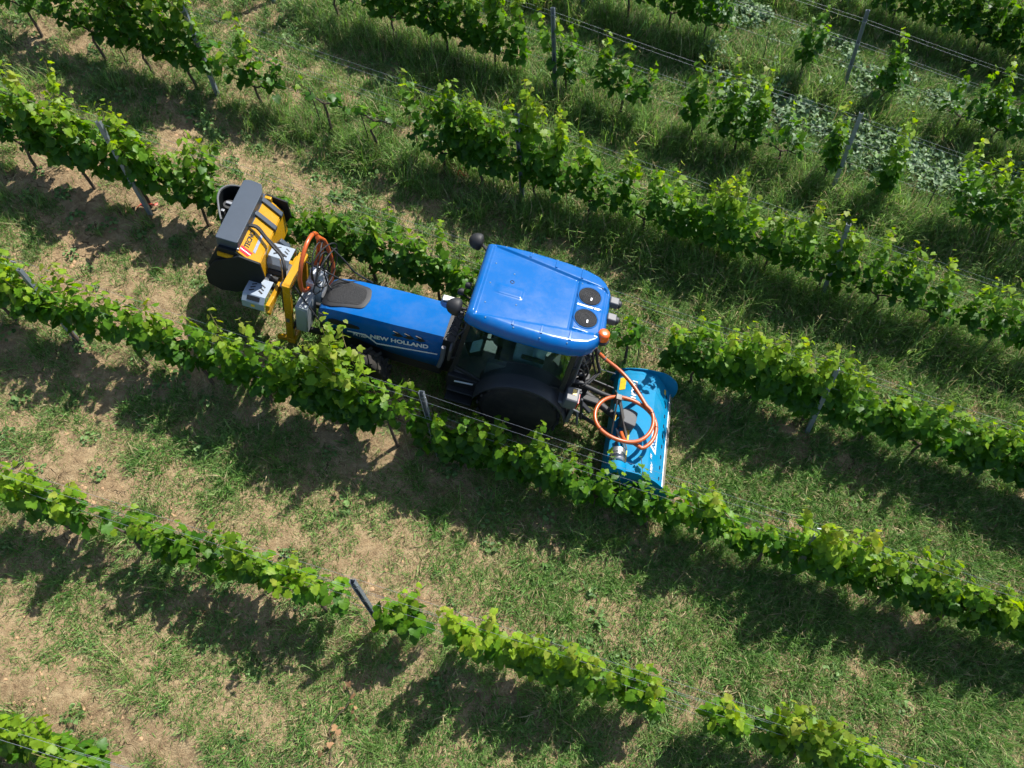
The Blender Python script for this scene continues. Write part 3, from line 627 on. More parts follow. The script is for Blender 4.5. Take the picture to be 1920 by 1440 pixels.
def glass_mat():
    m = bpy.data.materials.new('cab_glass'); m.use_nodes = True; n = m.node_tree.nodes; l = m.node_tree.links; n.remove(n['Principled BSDF'])
    tr = n.new('ShaderNodeBsdfTransparent'); tr.inputs[0].default_value = (0.80, 0.90, 0.87, 1); gl = n.new('ShaderNodeBsdfGlossy'); gl.inputs['Roughness'].default_value = 0.02
    lw = n.new('ShaderNodeLayerWeight'); lw.inputs[0].default_value = .5; fr = n.new('ShaderNodeMath'); fr.operation = 'POWER'; fr.inputs[1].default_value = 3.0; l.new(lw.outputs['Facing'], fr.inputs[0]); nz = n.new('ShaderNodeTexNoise'); nz.inputs['Scale'].default_value = 4
    mr = n.new('ShaderNodeMapRange'); mr.inputs[3].default_value = 0.03; mr.inputs[4].default_value = 0.06; l.new(nz.outputs['Fac'], mr.inputs[0])
    ad = n.new('ShaderNodeMath'); l.new(fr.outputs[0], ad.inputs[0]); l.new(mr.outputs[0], ad.inputs[1])
    mx = n.new('ShaderNodeMixShader'); l.new(ad.outputs[0], mx.inputs[0]); l.new(tr.outputs[0], mx.inputs[1]); l.new(gl.outputs[0], mx.inputs[2]); l.new(mx.outputs[0], n['Material Output'].inputs[0])
    return m
GLASS = glass_mat()
TR = empty('tractor', TM); tag(TR, 'blue narrow vineyard tractor with glazed cab standing between two vine rows', 'tractor')

def smooth_path(P, n=8):
    P = [Vector(p) for p in P]; out = []
    for i in range(len(P) - 1):
        p0, p1, p2, p3 = P[max(0, i - 1)], P[i], P[i + 1], P[min(len(P) - 1, i + 2)]
        for k in range(n):
            t = k / n; out.append(.5 * ((2 * p1) + (p2 - p0) * t + (2 * p0 - 5 * p1 + 4 * p2 - p3) * t * t + (3 * p1 - p0 - 3 * p2 + p3) * t ** 3))
    return out + [P[-1]]
BOLT = mat('dull_bolt', (.10, .17, .26), .5, .3)
def lerp_tab(x, tab):
    for (a, va), (b, vb) in zip(tab, tab[1:]):
        if x <= b: 
            f = max(0, (x - a) / (b - a)); return va + (vb - va) * f
    return tab[-1][1]
# hood
HZ = [(-1.76, 1.00), (-1.74, 1.09), (-1.70, 1.15), (-1.62, 1.205), (-1.40, 1.25), (-0.9, 1.295), (-0.3, 1.335), (0.12, 1.355)]
HW = [(-1.76, .24), (-1.74, .28), (-1.70, .31), (-1.62, .335), (-1.40, .35), (-0.6, .36), (0.12, .345)]
HB = [(-1.76, .92), (-1.6, .86), (-1.2, .80), (-.8, .70), (0.12, .66)]
def hood_z(x, y):
    w = lerp_tab(x, HW); v = abs(y) / w; return lerp_tab(x, HZ) + .02 * (1 - v * v)
secs = []
for x in (-1.76, -1.74, -1.70, -1.62, -1.5, -1.40, -1.15, -.9, -.6, -.3, 0, .12):
    w = lerp_tab(x, HW); z = lerp_tab(x, HZ); b = lerp_tab(x, HB)
    half = [(w * 1.03, b), (w * 1.045, b + (z - b) * .35), (w * 1.03, z - .125), (w * 1.0, z - .085), (w * .90, z - .008), (w * .70, z + .010), (w * .35, z + .018)]
    secs.append([(x, -y, zz) for y, zz in half] + [(x, 0, z + .02)] + [(x, y, zz) for y, zz in half[::-1]])
g = G(); g.loft(secs, False, True, closed=False); hood = g.out('hood', BLUE, TR, smooth=True, ang=24)
sl = hood.modifiers.new('s', 'SOLIDIFY'); sl.thickness = .012; sl.offset = -1
g = G(); x = -1.765; g.loft([[(x + .02, -y, z) for y, z in ((.23, .6), (.23, .99), (-.23, .99), (-.23, .6))], [(-1.70, -y, z) for y, z in ((.25, .6), (.25, 1.0), (-.25, 1.0), (-.25, .6))]]); g.out('front_grille', MESHG, hood, bevel=.01)
# scoop on the hood
def patch(name, outline, lift, thick, m, parent, fz, rings=4, bev=.006):
    """a plate following a surface fz(x,y): outline (x,y) lofted in towards its centre"""
    cx = sum(p[0] for p in outline) / len(outline); cy = sum(p[1] for p in outline) / len(outline); n = len(outline); V = []; F = []
    prof = [(1.0, lift - thick), (1.0, lift - .004), (.97, lift)] + [(1 - (k + 1) / rings * .97, lift) for k in range(rings)]
    for f, h in prof:
        for (x, y) in outline:
            X = cx + (x - cx) * f; Y = cy + (y - cy) * f; V.append((X, Y, fz(X, Y) + h))
    for i in range(len(prof) - 1):
        for k in range(n): F.append((i * n + k, i * n + (k + 1) % n, (i + 1) * n + (k + 1) % n, (i + 1) * n + k))
    F.append(tuple((len(prof) - 1) * n + k for k in range(n)))
    g = G(); g.add(V, F); return g.out(name, m, parent, smooth=True, ang=40)
def rounded(pts, r=.05, n=4):
    out = []; N = len(pts)
    for i in range(N):
        p0, p1, p2 = Vector(pts[i - 1]), Vector(pts[i]), Vector(pts[(i + 1) % N]); a = (p0 - p1); b = (p2 - p1); rr = min(r, a.length * .45, b.length * .45); a = p1 + a.normalized() * rr; b = p1 + b.normalized() * rr
        for k in range(n + 1):
            f = k / n; out.append(tuple((1 - f) ** 2 * a + 2 * f * (1 - f) * p1 + f * f * b))
    return out
def densify(pts, n=3):
    o = []
    for i in range(len(pts)):
        a, b = Vector(pts[i]), Vector(pts[(i + 1) % len(pts)]); m = max(1, min(n, int((b - a).length / .06)))
        for k in range(m): o.append(tuple(a + (b - a) * k / m))
    return o
sc_out = densify(rounded([(-1.735, -.20), (-1.60, -.275), (-1.10, -.20), (-1.05, 0), (-1.10, .20), (-1.60, .275), (-1.735, .20)], .07))
scoop = patch('hood_scoop', sc_out, .016, .03, BLACK, hood, hood_z)
patch('scoop_mesh', [(-1.41 + (x + 1.41) * .80, y * .78) for x, y in sc_out], .022, .02, MESHG, scoop, hood_z)
for sg, nm in ((-1, 'near'), (1, 'far')):
    # dark headlamp vent, headlamp and chevron vents on the flanks
    def fl(x, z, o=.012): return (x, sg * (lerp_tab(x, HW) * 1.042 + o), z)
    ol = rounded([(-1.60, 1.02), (-1.48, 1.095), (-1.12, 1.085), (-1.08, 1.04), (-1.30, .985), (-1.52, .975)], .05)
    g = G(); g.loft([[fl(x, z, .012) for x, z in ol], [fl(x, z, -.03) for x, z in ol]]); g.out('side_vent', BLACK, hood)
    ol = rounded([(-1.745, .98), (-1.73, 1.07), (-1.655, 1.10), (-1.60, 1.01), (-1.62, .93), (-1.70, .92)], .03)
    g = G(); g.loft([[(x, sg * (lerp_tab(x, HW) * 1.03 + .012), z) for x, z in ol], [(x, sg * (lerp_tab(x, HW) * 1.03 - .03), z) for x, z in ol]]); g.out('headlamp', MGREY, hood, bevel=.004)
    for k in range(3):
        x0 = -.60 + k * .165; z0 = 1.178 + k * .014; ol = [(x0, z0 + .045), (x0 + .085, z0 + .03), (x0 + .15, z0 - .015), (x0 + .085, z0 - .055), (x0 - .01, z0 - .045), (x0 + .055, z0 - .01)]
        g = G(); g.loft([[fl(x, z, .006) for x, z in ol], [fl(x, z, -.03) for x, z in ol]]); g.out('chevron_vent', BLACK, hood)
    pl = [(-1.27, .925), (-1.0, .962), (-.82, .835), (.08, .985)]; w = .011
    V = [fl(x, z + s_ * w * (1.25 if 0 < i < 3 else 1), .016) for i, (x, z) in enumerate(pl) for s_ in (-1, 1)]
    g = G(); g.add(V, [(0, 2, 3, 1), (2, 4, 5, 3), (4, 6, 7, 5)]); o = g.out('side_stripe', WHITE, hood); q = o.modifiers.new('s', 'SOLIDIFY'); q.thickness = .004; q.offset = 0
    if sg < 0:
        text('maker_lettering', 'NEW HOLLAND', .118, face_M((-.50, -.390, 1.035), (1, 0, .17), (0, -.02, 1)), WHITE, hood, .12, .0042, 1.02)
        text('model_lettering', 'T4.120F', .068, face_M((-1.08, -.388, .905), (1, 0, .10), (0, -.02, 1)), WHITE, hood, .2, .0008)
# chassis and engine under the hood
g = G(); g.box((-.72, 0, .60), (1.75, .46, .42)); g.box((.35, 0, .55), (1.1, .40, .40)); g.box((1.45, 0, .62), (1.1, .42, .46)); g.out('chassis', BLACK, TR, bevel=.03)
g = G(); g.box((-.62, 0, .58), (1.60, .64, .34)); g.out('dark_gap_filler', BLACK, TR, bevel=.03)  # black box added to stand in for the darkness under the hood
g = G(); g.box((-1.55, 0, .62), (.35, .42, .5)); g.out('front_weight_carrier', BLACK, TR, bevel=.02)
g = G(); g.cyl((-.95, -.62, .42), (-.95, .62, .42), .07, 12); g.box((-.95, 0, .42), (.2, .5, .16)); g.out('front_axle', DGREY, TR, smooth=True)
g = G(); g.cyl((1.45, -.5, .62), (1.45, .5, .62), .11, 14); g.out('rear_axle', DGREY, TR, smooth=True)
def wheel(name, x, y, r, w, n_l):
    root = bpy.data.objects.new(name, None); root.empty_display_size = .1; link(root, TR); root.location = (x, y, r - .01)
    g = G(); h = w / 2
    g.lathe([(r * .60, -h * .86), (r * .86, -h * .98), (r * .93, -h * .8), (r * .955, -h * .4), (r * .96, 0), (r * .955, h * .4), (r * .93, h * .8), (r * .86, h * .98), (r * .60, h * .86)], (0, 0, 0), 'y', 40)
    for k in range(n_l):
        for sg in (-1, 1):
            a = 2 * math.pi * (k + (.5 if sg > 0 else 0)) / n_l; a2 = a + .20
            p1 = Vector((math.cos(a) * r * .975, sg * h * .95, math.sin(a) * r * .975)); p2 = Vector((math.cos(a2) * r * .985, sg * h * .04, math.sin(a2) * r * .985))
            g.bar(p1, p2, .045, .035, up=((p1 + p2) / 2 * Vector((1, 0, 1)) if False else Vector((math.cos((a + a2) / 2), 0, math.sin((a + a2) / 2)))))
    t_ = g.out('tyre', RUB, root, smooth=True, ang=40)
    g = G(); s_ = -1 if y < 0 else 1
    g.lathe([(r * .61, -h * .8), (r * .61, h * .8), (r * .54, h * .7), (r * .40, h * .25 ), (r * .18, h * .3), (r * .17, h * .55), (.02, h * .56)] if s_ > 0 else [(.02, -h * .56), (r * .17, -h * .55), (r * .18, -h * .3), (r * .40, -h * .25), (r * .54, -h * .7), (r * .61, -h * .8), (r * .61, h * .8)], (0, 0, 0), 'y', 32)
    rm = g.out('rim', RIM, root, smooth=True, ang=35)
    return root
for sg in (-1, 1):
    wheel('front_wheel', -.95, sg * .58, .40, .28, 16); wheel('rear_wheel', 1.45, sg * .56, .63, .38, 20)
    # fenders
    arc = [(1.45 + math.cos(R(a)) * .715, .62 + math.sin(R(a)) * .715) for a in range(170, 5, -10)]
    g = G(); V = []
    inner, outer = .36, .79
    prof = [(arc[i], i) for i in range(len(arc))]
    secs = [[(x, sg * inner, z - .02), (x, sg * inner, z + .012), (x, sg * (outer - .05), z + .012), (x, sg * outer, z - .012), (x, sg * outer, z - .05), (x, sg * (outer - .03), z - .02)] for x, z in arc]
    g.loft(secs); g.out('rear_fender', DGREY, TR, smooth=True, ang=40)
    arc = [(-.95 + math.cos(R(a)) * .50, .42 + math.sin(R(a)) * .50) for a in range(150, 25, -12)]
    # rear lamp cluster
    lr = G(); lr.box((2.10, sg * .62, 1.22), (.20, .24, .20)); lr.box((2.02, sg * .62, 1.10), (.3, .18, .12)); lc = lr.out('rear_lamp_housing', MGREY, TR, bevel=.025)
    g = G(); g.box((2.205, sg * .64, 1.20), (.02, .17, .15)); g.out('tail_lamp', RED, lc, bevel=.006)
    g = G(); g.box((2.12, sg * .585, 1.323), (.055, .10, .006)); g.out('reflector_sticker', mat('amber_sticker', (.75, .5, .12), .4), lc)
# cab
g = G()
for sg in (-1, 1):
    g.bar((.36, sg * .47, .95), (.44, sg * .60, 2.24), .06, .07, (0, 1, 0)); g.bar((1.93, sg * .55, 1.25), (1.88, sg * .62, 2.24), .07, .08, (0, 1, 0))
    g.bar((.40, sg * .59, 2.20), (1.92, sg * .62, 2.20), .07, .07); g.bar((.36, sg * .48, .98), (1.0, sg * .55, .80), .05, .06); g.bar((.92, sg * .54, .82), (1.25, sg * .54, 1.24), .05, .05); g.bar((1.2, sg * .55, 1.24), (1.95, sg * .55, 1.26), .05, .05)
    g.bar((.36, sg * .48, 1.0), (.30, sg * .44, .50), .06, .06)
g.bar((.44, -.6, 2.2), (.44, .6, 2.2), .06, .07); g.bar((1.89, -.6, 2.2), (1.89, .6, 2.2), .06, .07); g.bar((1.94, -.55, 1.27), (1.94, .55, 1.27), .07, .07); g.bar((.36, -.46, 1.0), (.36, .46, 1.0), .06, .06)
cabf = g.out('cab_frame', BLACK, TR, bevel=.01)
def pane(pts, off):
    g = G(); o = Vector(off) * .004; g.loft([[Vector(p) - o for p in pts], [Vector(p) + o for p in pts]]); return g.out('window_pane', GLASS, cabf)
for sg in (-1, 1):
    pane([(.40, sg * .49, 1.02), (.98, sg * .555, .84), (1.24, sg * .56, 1.27), (1.90, sg * .575, 1.29), (1.87, sg * .62, 2.17), (.46, sg * .60, 2.17)], (0, sg, .05))
pane([(.37, -.43, 1.04), (.37, .43, 1.04), (.45, .56, 2.16), (.45, -.56, 2.16)], (-1, 0, .05)); pane([(1.95, -.51, 1.31), (1.95, .51, 1.31), (1.91, .57, 2.16), (1.91, -.57, 2.16)], (1, 0, .05))
# lower body, steps, decals
g = G(); g.box((.62, 0, .80), (.56, .92, .06)); g.box((1.45, 0, 1.02), (.95, .70, .05)); g.box((.80, 0, .78), (.6, .98, .05)); g.out('cab_floor', MGREY, TR)
for sg in (-1, 1):
    g = G(); g.box((.62, sg * .50, .62), (.62, .10, .38)); g.box((.55, sg * .60, .38), (.42, .20, .04)); g.box((.55, sg * .58, .56), (.42, .12, .03)); g.out('step_panel', BLACK, TR, bevel=.015)
    g = G(); V = [(.42, sg * .565, .70), (.70, sg * .565, .74), (.70, sg * .565, .775), (.42, sg * .565, .735)]; g.loft([V, [(x, y - sg * .006, z) for x, y, z in V]]); g.out('step_decal', WHITE, TR)
# cab interior
g = G(); g.box((1.38, 0, 1.18), (.46, .46, .14)); g.box((1.52, 0, 1.50), (.14, .50, .60), Matrix.Rotation(R(8), 3, 'Y')); g.box((1.60, 0, 1.88), (.10, .26, .18)); seat = g.out('seat', SEATM, TR, bevel=.05, seg=3)
for sg in (-1, 1):
    g = G(); g.box((1.42, sg * .29, 1.40), (.34, .07, .05)); g.out('armrest', BLACK, seat, bevel=.02)
g = G(); g.box((.56, 0, 1.13), (.22, .44, .34), Matrix.Rotation(R(-20), 3, 'Y')); dash = g.out('dashboard', DGREY, TR, bevel=.03)
g = G(); g.box((.60, -.30, 1.34), (.02, .20, .17), Matrix.Rotation(R(48), 3, 'Y')); g.out('pale_panel', mat('pale_panel_teal', (.40, .58, .56), .25, var=.2), dash)  # pale teal panel added to give a pale patch behind the window
g = G(); g.tube([(.78 + math.cos(a) * .175 * .75, math.sin(a) * .175, 1.42 + math.cos(a) * .175 * .5) for a in [k * 6.283 / 24 for k in range(24)]], .016, 8, closed=True); g.cyl((.60, 0, 1.22), (.78, 0, 1.42), .025, 8); g.bar((.78, -.17, 1.42), (.78, .17, 1.42), .03, .02); g.out('steering_wheel', BLACK, TR, smooth=True)
g = G(); g.box((.95, -.40, 1.10), (.30, .10, .30)); g.box((1.25, .36, 1.28), (.5, .16, .20)); g.out('side_console', MGREY, TR, bevel=.02)
# roof
RY = .03
RW = [(.36, .66), (.42, .70), (.60, .735), (.95, .765), (1.5, .765), (1.80, .735), (1.98, .68), (2.08, .60), (2.15, .48), (2.19, .36), (2.205, .33)]
RI = [(.36, .66), (.55, .62), (1.0, .56), (1.68, .46), (2.05, .42), (2.205, .30)]
nx, nvv = 150, 120; V = []; F = []
def sstep(a, b, x): 
    u = min(1, max(0, (x - a) / (b - a))); return u * u * (3 - 2 * u)
def roof_z(x, y):
    w = lerp_tab(x, RW); wi = lerp_tab(x, RI); d = min(w - abs(y), (x - .36) * 1.5, (2.205 - x) * 1.2); e = min(1, max(0, d / .13))
    z = 2.425 - .115 * (1 - math.sqrt(max(0, 1 - (1 - e) ** 2))) - .012 * (abs(y) / .8) ** 2
    ins = sstep(wi + .022, wi - .012, abs(y)) * sstep(.45, .48, x)
    z -= .030 * ins * (1 - sstep(2.10, 2.16, x))
    z -= .016 * sstep(.62, .66, x) * 0
    z += .020 * sstep(1.715, 1.735, x) * (1 - sstep(2.09, 2.13, x)) * sstep(.44, .42, abs(y))       # rear panel
    z -= .012 * math.exp(-((x - 1.705) / .012) ** 2) * (abs(y) < wi)
    z -= .010 * math.exp(-((y - .005) / .008) ** 2) * (1.74 < x < 2.08)
    z += .008 * sstep(.09, .07, abs(y + .10)) * sstep(.60, .70, x) * sstep(1.02, .99, x)
    return z
for i in range(nx + 1):
    x = .36 + (2.205 - .36) * i / nx; w = lerp_tab(x, RW)
    for j in range(nvv + 1):
        a = -1 + 2 * j / nvv; v = math.sin(a * math.pi / 2) * .35 + a * .65; V.append((x, RY + v * w, roof_z(x, v * w)))
for i in range(nx):
    for j in range(nvv): k = i * (nvv + 1) + j; F.append((k, k + nvv + 1, k + nvv + 2, k + 1))
# skirt all round
loop = [j for j in range(nvv + 1)] + [i * (nvv + 1) + nvv for i in range(1, nx + 1)] + [nx * (nvv + 1) + j for j in range(nvv - 1, -1, -1)] + [i * (nvv + 1) for i in range(nx - 1, 0, -1)]
b0 = len(V)
for h_, sc_ in ((2.245, 1.0), (2.205, .985), (2.20, .93)):
    for k in loop: X, Y, _ = V[k]; V.append((1.28 + (X - 1.28) * sc_, RY + (Y - RY) * sc_, h_))
n_ = len(loop)
for q in range(3):
    for k in range(n_):
        a = loop[k] if q == 0 else b0 + (q - 1) * n_ + k; b = loop[(k + 1) % n_] if q == 0 else b0 + (q - 1) * n_ + (k + 1) % n_
        F.append((a, b, b0 + q * n_ + (k + 1) % n_, b0 + q * n_ + k))
g = G(); g.add(V, F); roof = g.out('roof', BLUE, TR, smooth=True, ang=60)
g = G(); g.box((1.16, RY, 2.215), (1.50, 1.25, .03)); g.out('roof_liner', BLACK, roof)
g = G(); g.prism([(.42, .0), (1.92, 0), (1.92, .028), (.42, .028)], 'y', -.64, -.60); 
for sg in (-1, 1):
    for x in (.98, 1.36, 1.74):
        g = G(); y0 = lerp_tab(x, RI) + .03; y1 = lerp_tab(x, RW) - .10
        g.loft([[(x - .02, RY + sg * y, roof_z(x, y) - .01), (x - .016, RY + sg * y, roof_z(x, y) + .011), (x + .016, RY + sg * y, roof_z(x, y) + .011), (x + .02, RY + sg * y, roof_z(x, y) - .01)] for y in (y0, (y0 + y1) / 2, y1)]); g.out('roof_rib', BLUE, roof, bevel=.004)
    for x, y in ((.62, .66), (1.0, .69), (1.36, .72), (1.72, .68), (2.05, .42)):
        g = G(); z = roof_z(x, y) + .0; g.lathe([(.011, -.006), (.011, .004), (.007, .007), (.002, .008)], (x, RY + sg * y, z), 'z', 8); g.out('bolt', BOLT, roof, smooth=True)
for x, y in ((.55, .32), (.55, -.05), (.56, -.40), (.83, .22), (.96, -.30), (1.76, .40), (1.77, -.38), (1.98, .02)):
    g = G(); g.lathe([(.011, -.006), (.011, .004), (.007, .007), (.002, .008)], (x, RY + y, roof_z(x, y)), 'z', 8); g.out('bolt', BOLT, roof, smooth=True)
g = G(); g.lathe([(.03, -.01), (.03, .002), (.022, .006), (.018, -.008), (.002, -.008)], (.83, RY + .07, roof_z(.83, .07)), 'z', 12); g.out('roof_plug', BLACK, roof, smooth=True)
for yy in (.20, -.20):
    zc = roof_z(1.89, yy); g = G(); g.lathe([(.172, -.03), (.172, .004), (.165, .009), (.155, .004)], (1.895, RY + yy, zc), 'z', 40); rg = g.out('vent_ring', BLUE, roof, smooth=True, ang=50)
    g = G(); g.lathe([(.156, -.02), (.156, .006), (.145, .010), (.09, .014), (.03, .016), (.002, .016)], (1.895, RY + yy, zc), 'z', 40); gr = g.out('vent_grille', MESHG, rg, smooth=True)
    for k in range(5):
        g = G(); rr = .035 + .027 * k; g.tube([(1.895 + math.cos(a) * rr, RY + yy + math.sin(a) * rr, zc + .0165 - .001 * k) for a in [q * 6.283 / 32 for q in range(32)]], .0035, 5, closed=True); g.out('grille_wire', BLACK, rg, smooth=True)
    g = G(); g.box((1.92, RY + yy - .055, zc + .020), (.02, .05, .003)); g.out('grille_badge', WHITE, rg)
# roof lamps and beacon
for yy in (.27, -.03):
    g = G(); g.box((2.245, yy + .03, 2.36), (.13, .125, .11)); g.bar((2.17, yy + .03, 2.30), (2.25, yy + .03, 2.30), .05, .03); w_ = g.out('work_lamp', MGREY, TR, bevel=.02)
    g = G(); g.lathe([(.058, 0), (.055, .03), (.03, .05), (.004, .055)], (2.308, yy + .03, 2.355), 'x', 18); g.out('lamp_lens', DGREY, w_, smooth=True)
g = G(); g.lathe([(.10, 0), (.105, .03), (.08, .05), (.02, .05)], (2.17, -.355, 2.30), 'z', 22); g.box((2.10, -.34, 2.29), (.16, .08, .03)); bs = g.out('beacon_base', BLACK, TR, smooth=True, ang=40)
g = G(); g.lathe([(.084, .048), (.086, .075), (.080, .085), (.080, .13), (.074, .155), (.055, .168), (.03, .172), (.003, .173)], (2.17, -.355, 2.30), 'z', 28); g.out('beacon_lens', ORL, bs, smooth=True, ang=50)
for (x, y, z) in ((.20, -.47, 2.25), (.20, .79, 2.25)):
    g = G(); g.lathe([(.003, -.12), (.05, -.108), (.09, -.075), (.115, -.02), (.12, .03), (.112, .06), (.06, .085), (.003, .09)], (x, y, z), 'x', 24); 
    for v in g.V: v.x = x - (v.x - x) if False else v.x
    wl = g.out('round_work_lamp', BLACK, TR, smooth=True, ang=50)
    g = G(); g.tube([(x + .05, y, z), (x + .13, y + (.04 if y < 0 else -.04), z - .04), (.42, y + (.08 if y < 0 else -.12), 2.20)], .022, 8); g.out('lamp_bracket', BLACK, wl, smooth=True)
# mirrors, hood lamps, exhaust stub
for sg in (-1,):
    g = G(); g.tube([(.42, sg * .57, 2.02), (.34, sg * .70, 1.98), (.31, sg * .76, 1.80), (.31, sg * .76, 1.52), (.37, sg * .52, 1.25)], .011, 6); ma = g.out('mirror_arm', BLACK, TR, smooth=True)
    g = G(); g.loft([[(x, sg * .76 + y, 1.66 + z) for y, z in rounded([(-.075, -.14), (.075, -.14), (.085, .12), (-.085, .14)], .05)] for x in (.27, .31)]); g.out('mirror', DGREY, ma, bevel=.01)
for (x, y, z) in ((.16, .36, 1.62), (.24, .46, 1.68)):
    g = G(); g.lathe([(.003, -.05), (.04, -.04), (.052, 0), (.052, .04), (.003, .045)], (x, y, z), 'x', 16); g.bar((x + .03, y, z - .04), (.34, y + .05, z - .18), .02, .02); g.out('small_lamp', BLACK, TR, smooth=True, ang=50)
g = G(); g.box((.03, .44, 1.24), (.26, .13, .12)); g.out('heat_shield', SILV, TR, bevel=.02)
g = G(); g.tube([(.16, -.44, 1.28), (.17, -.46, 1.05), (.14, -.44, .80)], .035, 10); g.out('intake_pipe', MGREY, TR, smooth=True)
g = G()
for k in range(7): g.tube([(.14 + .01 * k, -.30 + .1 * k * .9, 1.33), (.20, -.32 + .1 * k, 1.50 - .03 * (k % 3)), (.36, -.34 + .1 * k, 1.42)], .010, 5)
g.box((.20, 0, 1.12), (.16, .66, .38)); g.out('bulkhead', BLACK, TR, smooth=True, ang=30)
# rear valves, hoses and linkage
g = G(); g.box((2.02, -.28, 1.45), (.10, .32, .42)); g.box((2.0, 0, 1.15), (.12, .9, .22)); g.out('rear_panel', DGREY, TR, bevel=.02)
g = G(); g.bar((2.02, -.40, 1.98), (2.06, -.44, 1.35), .03, .05); g.out('rear_grab_rail', MGREY, TR, bevel=.008)
for k in range(4):
    z = 1.12 + .09 * (k % 2); y = -.40 + .075 * k; g = G(); g.cyl((2.04, y, z), (2.19, y, z + .02), .033, 10); g.cyl((2.18, y, z + .02), (2.24, y, z + .025), .024, 10); g.out('hydraulic_coupler', DGREY if k % 2 else MGREY, TR, smooth=True, ang=40)
g = G(); g.tube([(2.05, .05, 1.9), (2.20, .08, 1.75), (2.38, .12, 1.25), (2.48, .10, 1.05), (2.36, -.10, .98), (2.2, -.2, 1.05)], .022, 8); g.tube([(2.05, -.02, 1.85), (2.18, .0, 1.7), (2.34, .06, 1.22), (2.43, .05, 1.05), (2.30, -.16, 1.0), (2.2, -.26, 1.05)], .016, 8); g.out('rear_hose', BLACK, TR, smooth=True)
g = G(); g.tube([(2.02, -.05, 1.9), (2.12, -.15, 1.78), (2.2, -.12, 1.6), (2.14, -.22, 1.5), (2.06, -.18, 1.56)], .008, 6); g.tube([(2.02, .1, 1.88), (2.2, .12, 1.6), (2.5, .2, 1.0), (2.8, .42, .72)], .009, 6); g.out('rear_cable', MGREY, TR, smooth=True)
g = G(); g.tube([(2.0, -.10, .98), (2.20, -.14, .97), (2.60, -.19, .94), (2.84, -.20, .93)], [.030, .038, .036, .030], 12); g.out('top_link', BLACK, TR, smooth=True)
for sg in (-1, 1):
    g = G(); g.bar((1.7, sg * .26, .50), (2.45, sg * .36, .48), .04, .10); g.bar((2.4, sg * .36, .48), (2.86, sg * .40 - .12, .50), .03, .08); g.bar((1.95, sg * .30, 1.0), (2.28, sg * .34, .98), .05, .08); g.tube([(2.26, sg * .34, .98), (2.30, sg * .35, .52)], .025, 8); g.out('lower_link', DGREY, TR, bevel=.01)
g = G(); g.box((2.18, -.62, .86), (.06, .14, .36)); g.tube([(2.1, -.60, .95), (2.28, -.60, .90), (2.36, -.62, .60)], .02, 6); g.out('stabiliser_bracket', MGREY, TR, bevel=.02)
g = G(); g.box((2.22, 0, .72), (.34, .30, .34)); g.bar((2.0, -.18, .70), (2.62, -.16, .62), .12, .14); g.cyl((2.3, .02, .62), (2.95, -.30, .60), .06, 12); g.out('pto_guard', BLACK, TR, bevel=.02)
for k, (a, b, w_, h_) in enumerate((((2.05, .22, 1.3), (2.34, .26, .80), .06, .08), ((2.05, -.34, 1.02), (2.50, -.42, .72), .05, .07), ((2.12, -.05, 1.35), (2.28, -.06, .9), .10, .06), ((2.30, -.42, .98), (2.42, -.44, .50), .04, .05), ((2.30, .38, .98), (2.42, .40, .50), .04, .05), ((2.1, .40, 1.05), (2.36, .40, 1.0), .08, .06))):
    g = G(); g.bar(a, b, w_, h_, (0, 1, .2)); g.out('linkage_arm', DGREY if k % 2 else BLACK, TR, bevel=.012)
for k in range(5):
    y = -.30 + .13 * k; g = G(); g.tube(smooth_path([(2.02, y, 1.5 + .06 * (k % 2)), (2.16 + .03 * k, y + .04, 1.42), (2.26 + .02 * k, y + .06, 1.15), (2.16, y * .6 - .05, .95), (2.05, y * .5, .88)], 5), .012 + .003 * (k % 2), 7); g.out('hydraulic_hose', BLACK, TR, smooth=True)
g = G(); g.bar((-2.05, -.24, .48), (-1.35, -.24, .55), .06, .09); g.bar((-2.05, .24, .48), (-1.35, .24, .55), .06, .09); g.box((-1.62, 0, .52), (.12, .62, .16)); g.out('front_linkage', BLACK, TR, bevel=.012)

# ------------------------------------------------------------------ flail mower behind
MB = mat('mower_blue_paint', (0.0005, 0.195, 0.385), 0.62, var=0.14, vscale=5, spec=0.12, dust=0.12)
YST = mat('yellow_sticker', (.80, .52, .03), .45, var=.15, vscale=20); GALV = mat('zinc_plate', (.13, .135, .14), .7, 0, spec=.15, var=.2, vscale=8)
DST = mat('dark_steel', (.075, .072, .070), .5, .3, var=.3, vscale=8, dust=.25); FLAP = mat('dusty_rubber_flap', (.23, .20, .165), .9, var=.25, vscale=6)
MW = tframe('flail_mower', 3.3, -.25, 0); tag(MW, 'bright blue flail mower with white lettering hitched behind the tractor', 'mower')
def mo(g, *a, **k):
    for v in g.V: v -= Vector((3.3, -.25, 0))
    return g.out(*a, **k)
Y0, Y1 = -1.20, .68
g = G(); pr = [(2.90, .28), (2.92, .50), (3.04, .60), (3.255, .665), (3.50, .655), (3.645, .53), (3.86, .30), (3.86, .27), (3.63, .49), (3.49, .625), (3.26, .635), (3.05, .57), (2.94, .47), (2.92, .28)]
g.prism(pr, 'y', Y0, Y1); deck = mo(g, 'deck', MB, MW, bevel=.006)
for yy, d in ((Y0, -1), (Y1, 1)):
    ol = rounded([(2.84, .10), (2.86, .52), (3.10, .66), (3.30, .72 if d > 0 else .70), (3.62, .76 if d > 0 else .64), (3.86, .62 if d > 0 else .46), (3.95, .40), (3.95, .10)], .10)
    g = G(); g.prism(ol, 'y', yy - (.016 if d < 0 else 0), yy + (.016 if d > 0 else 0)); mo(g, 'end_plate', MB, MW, bevel=.004)
    ol = [(2.90, .02), (3.0, .10), (3.9, .10), (3.95, .03), (3.8, .02)]
    g = G(); g.prism(ol, 'y', yy - .03, yy + .03); mo(g, 'skid_shoe', DST, MW, bevel=.005)
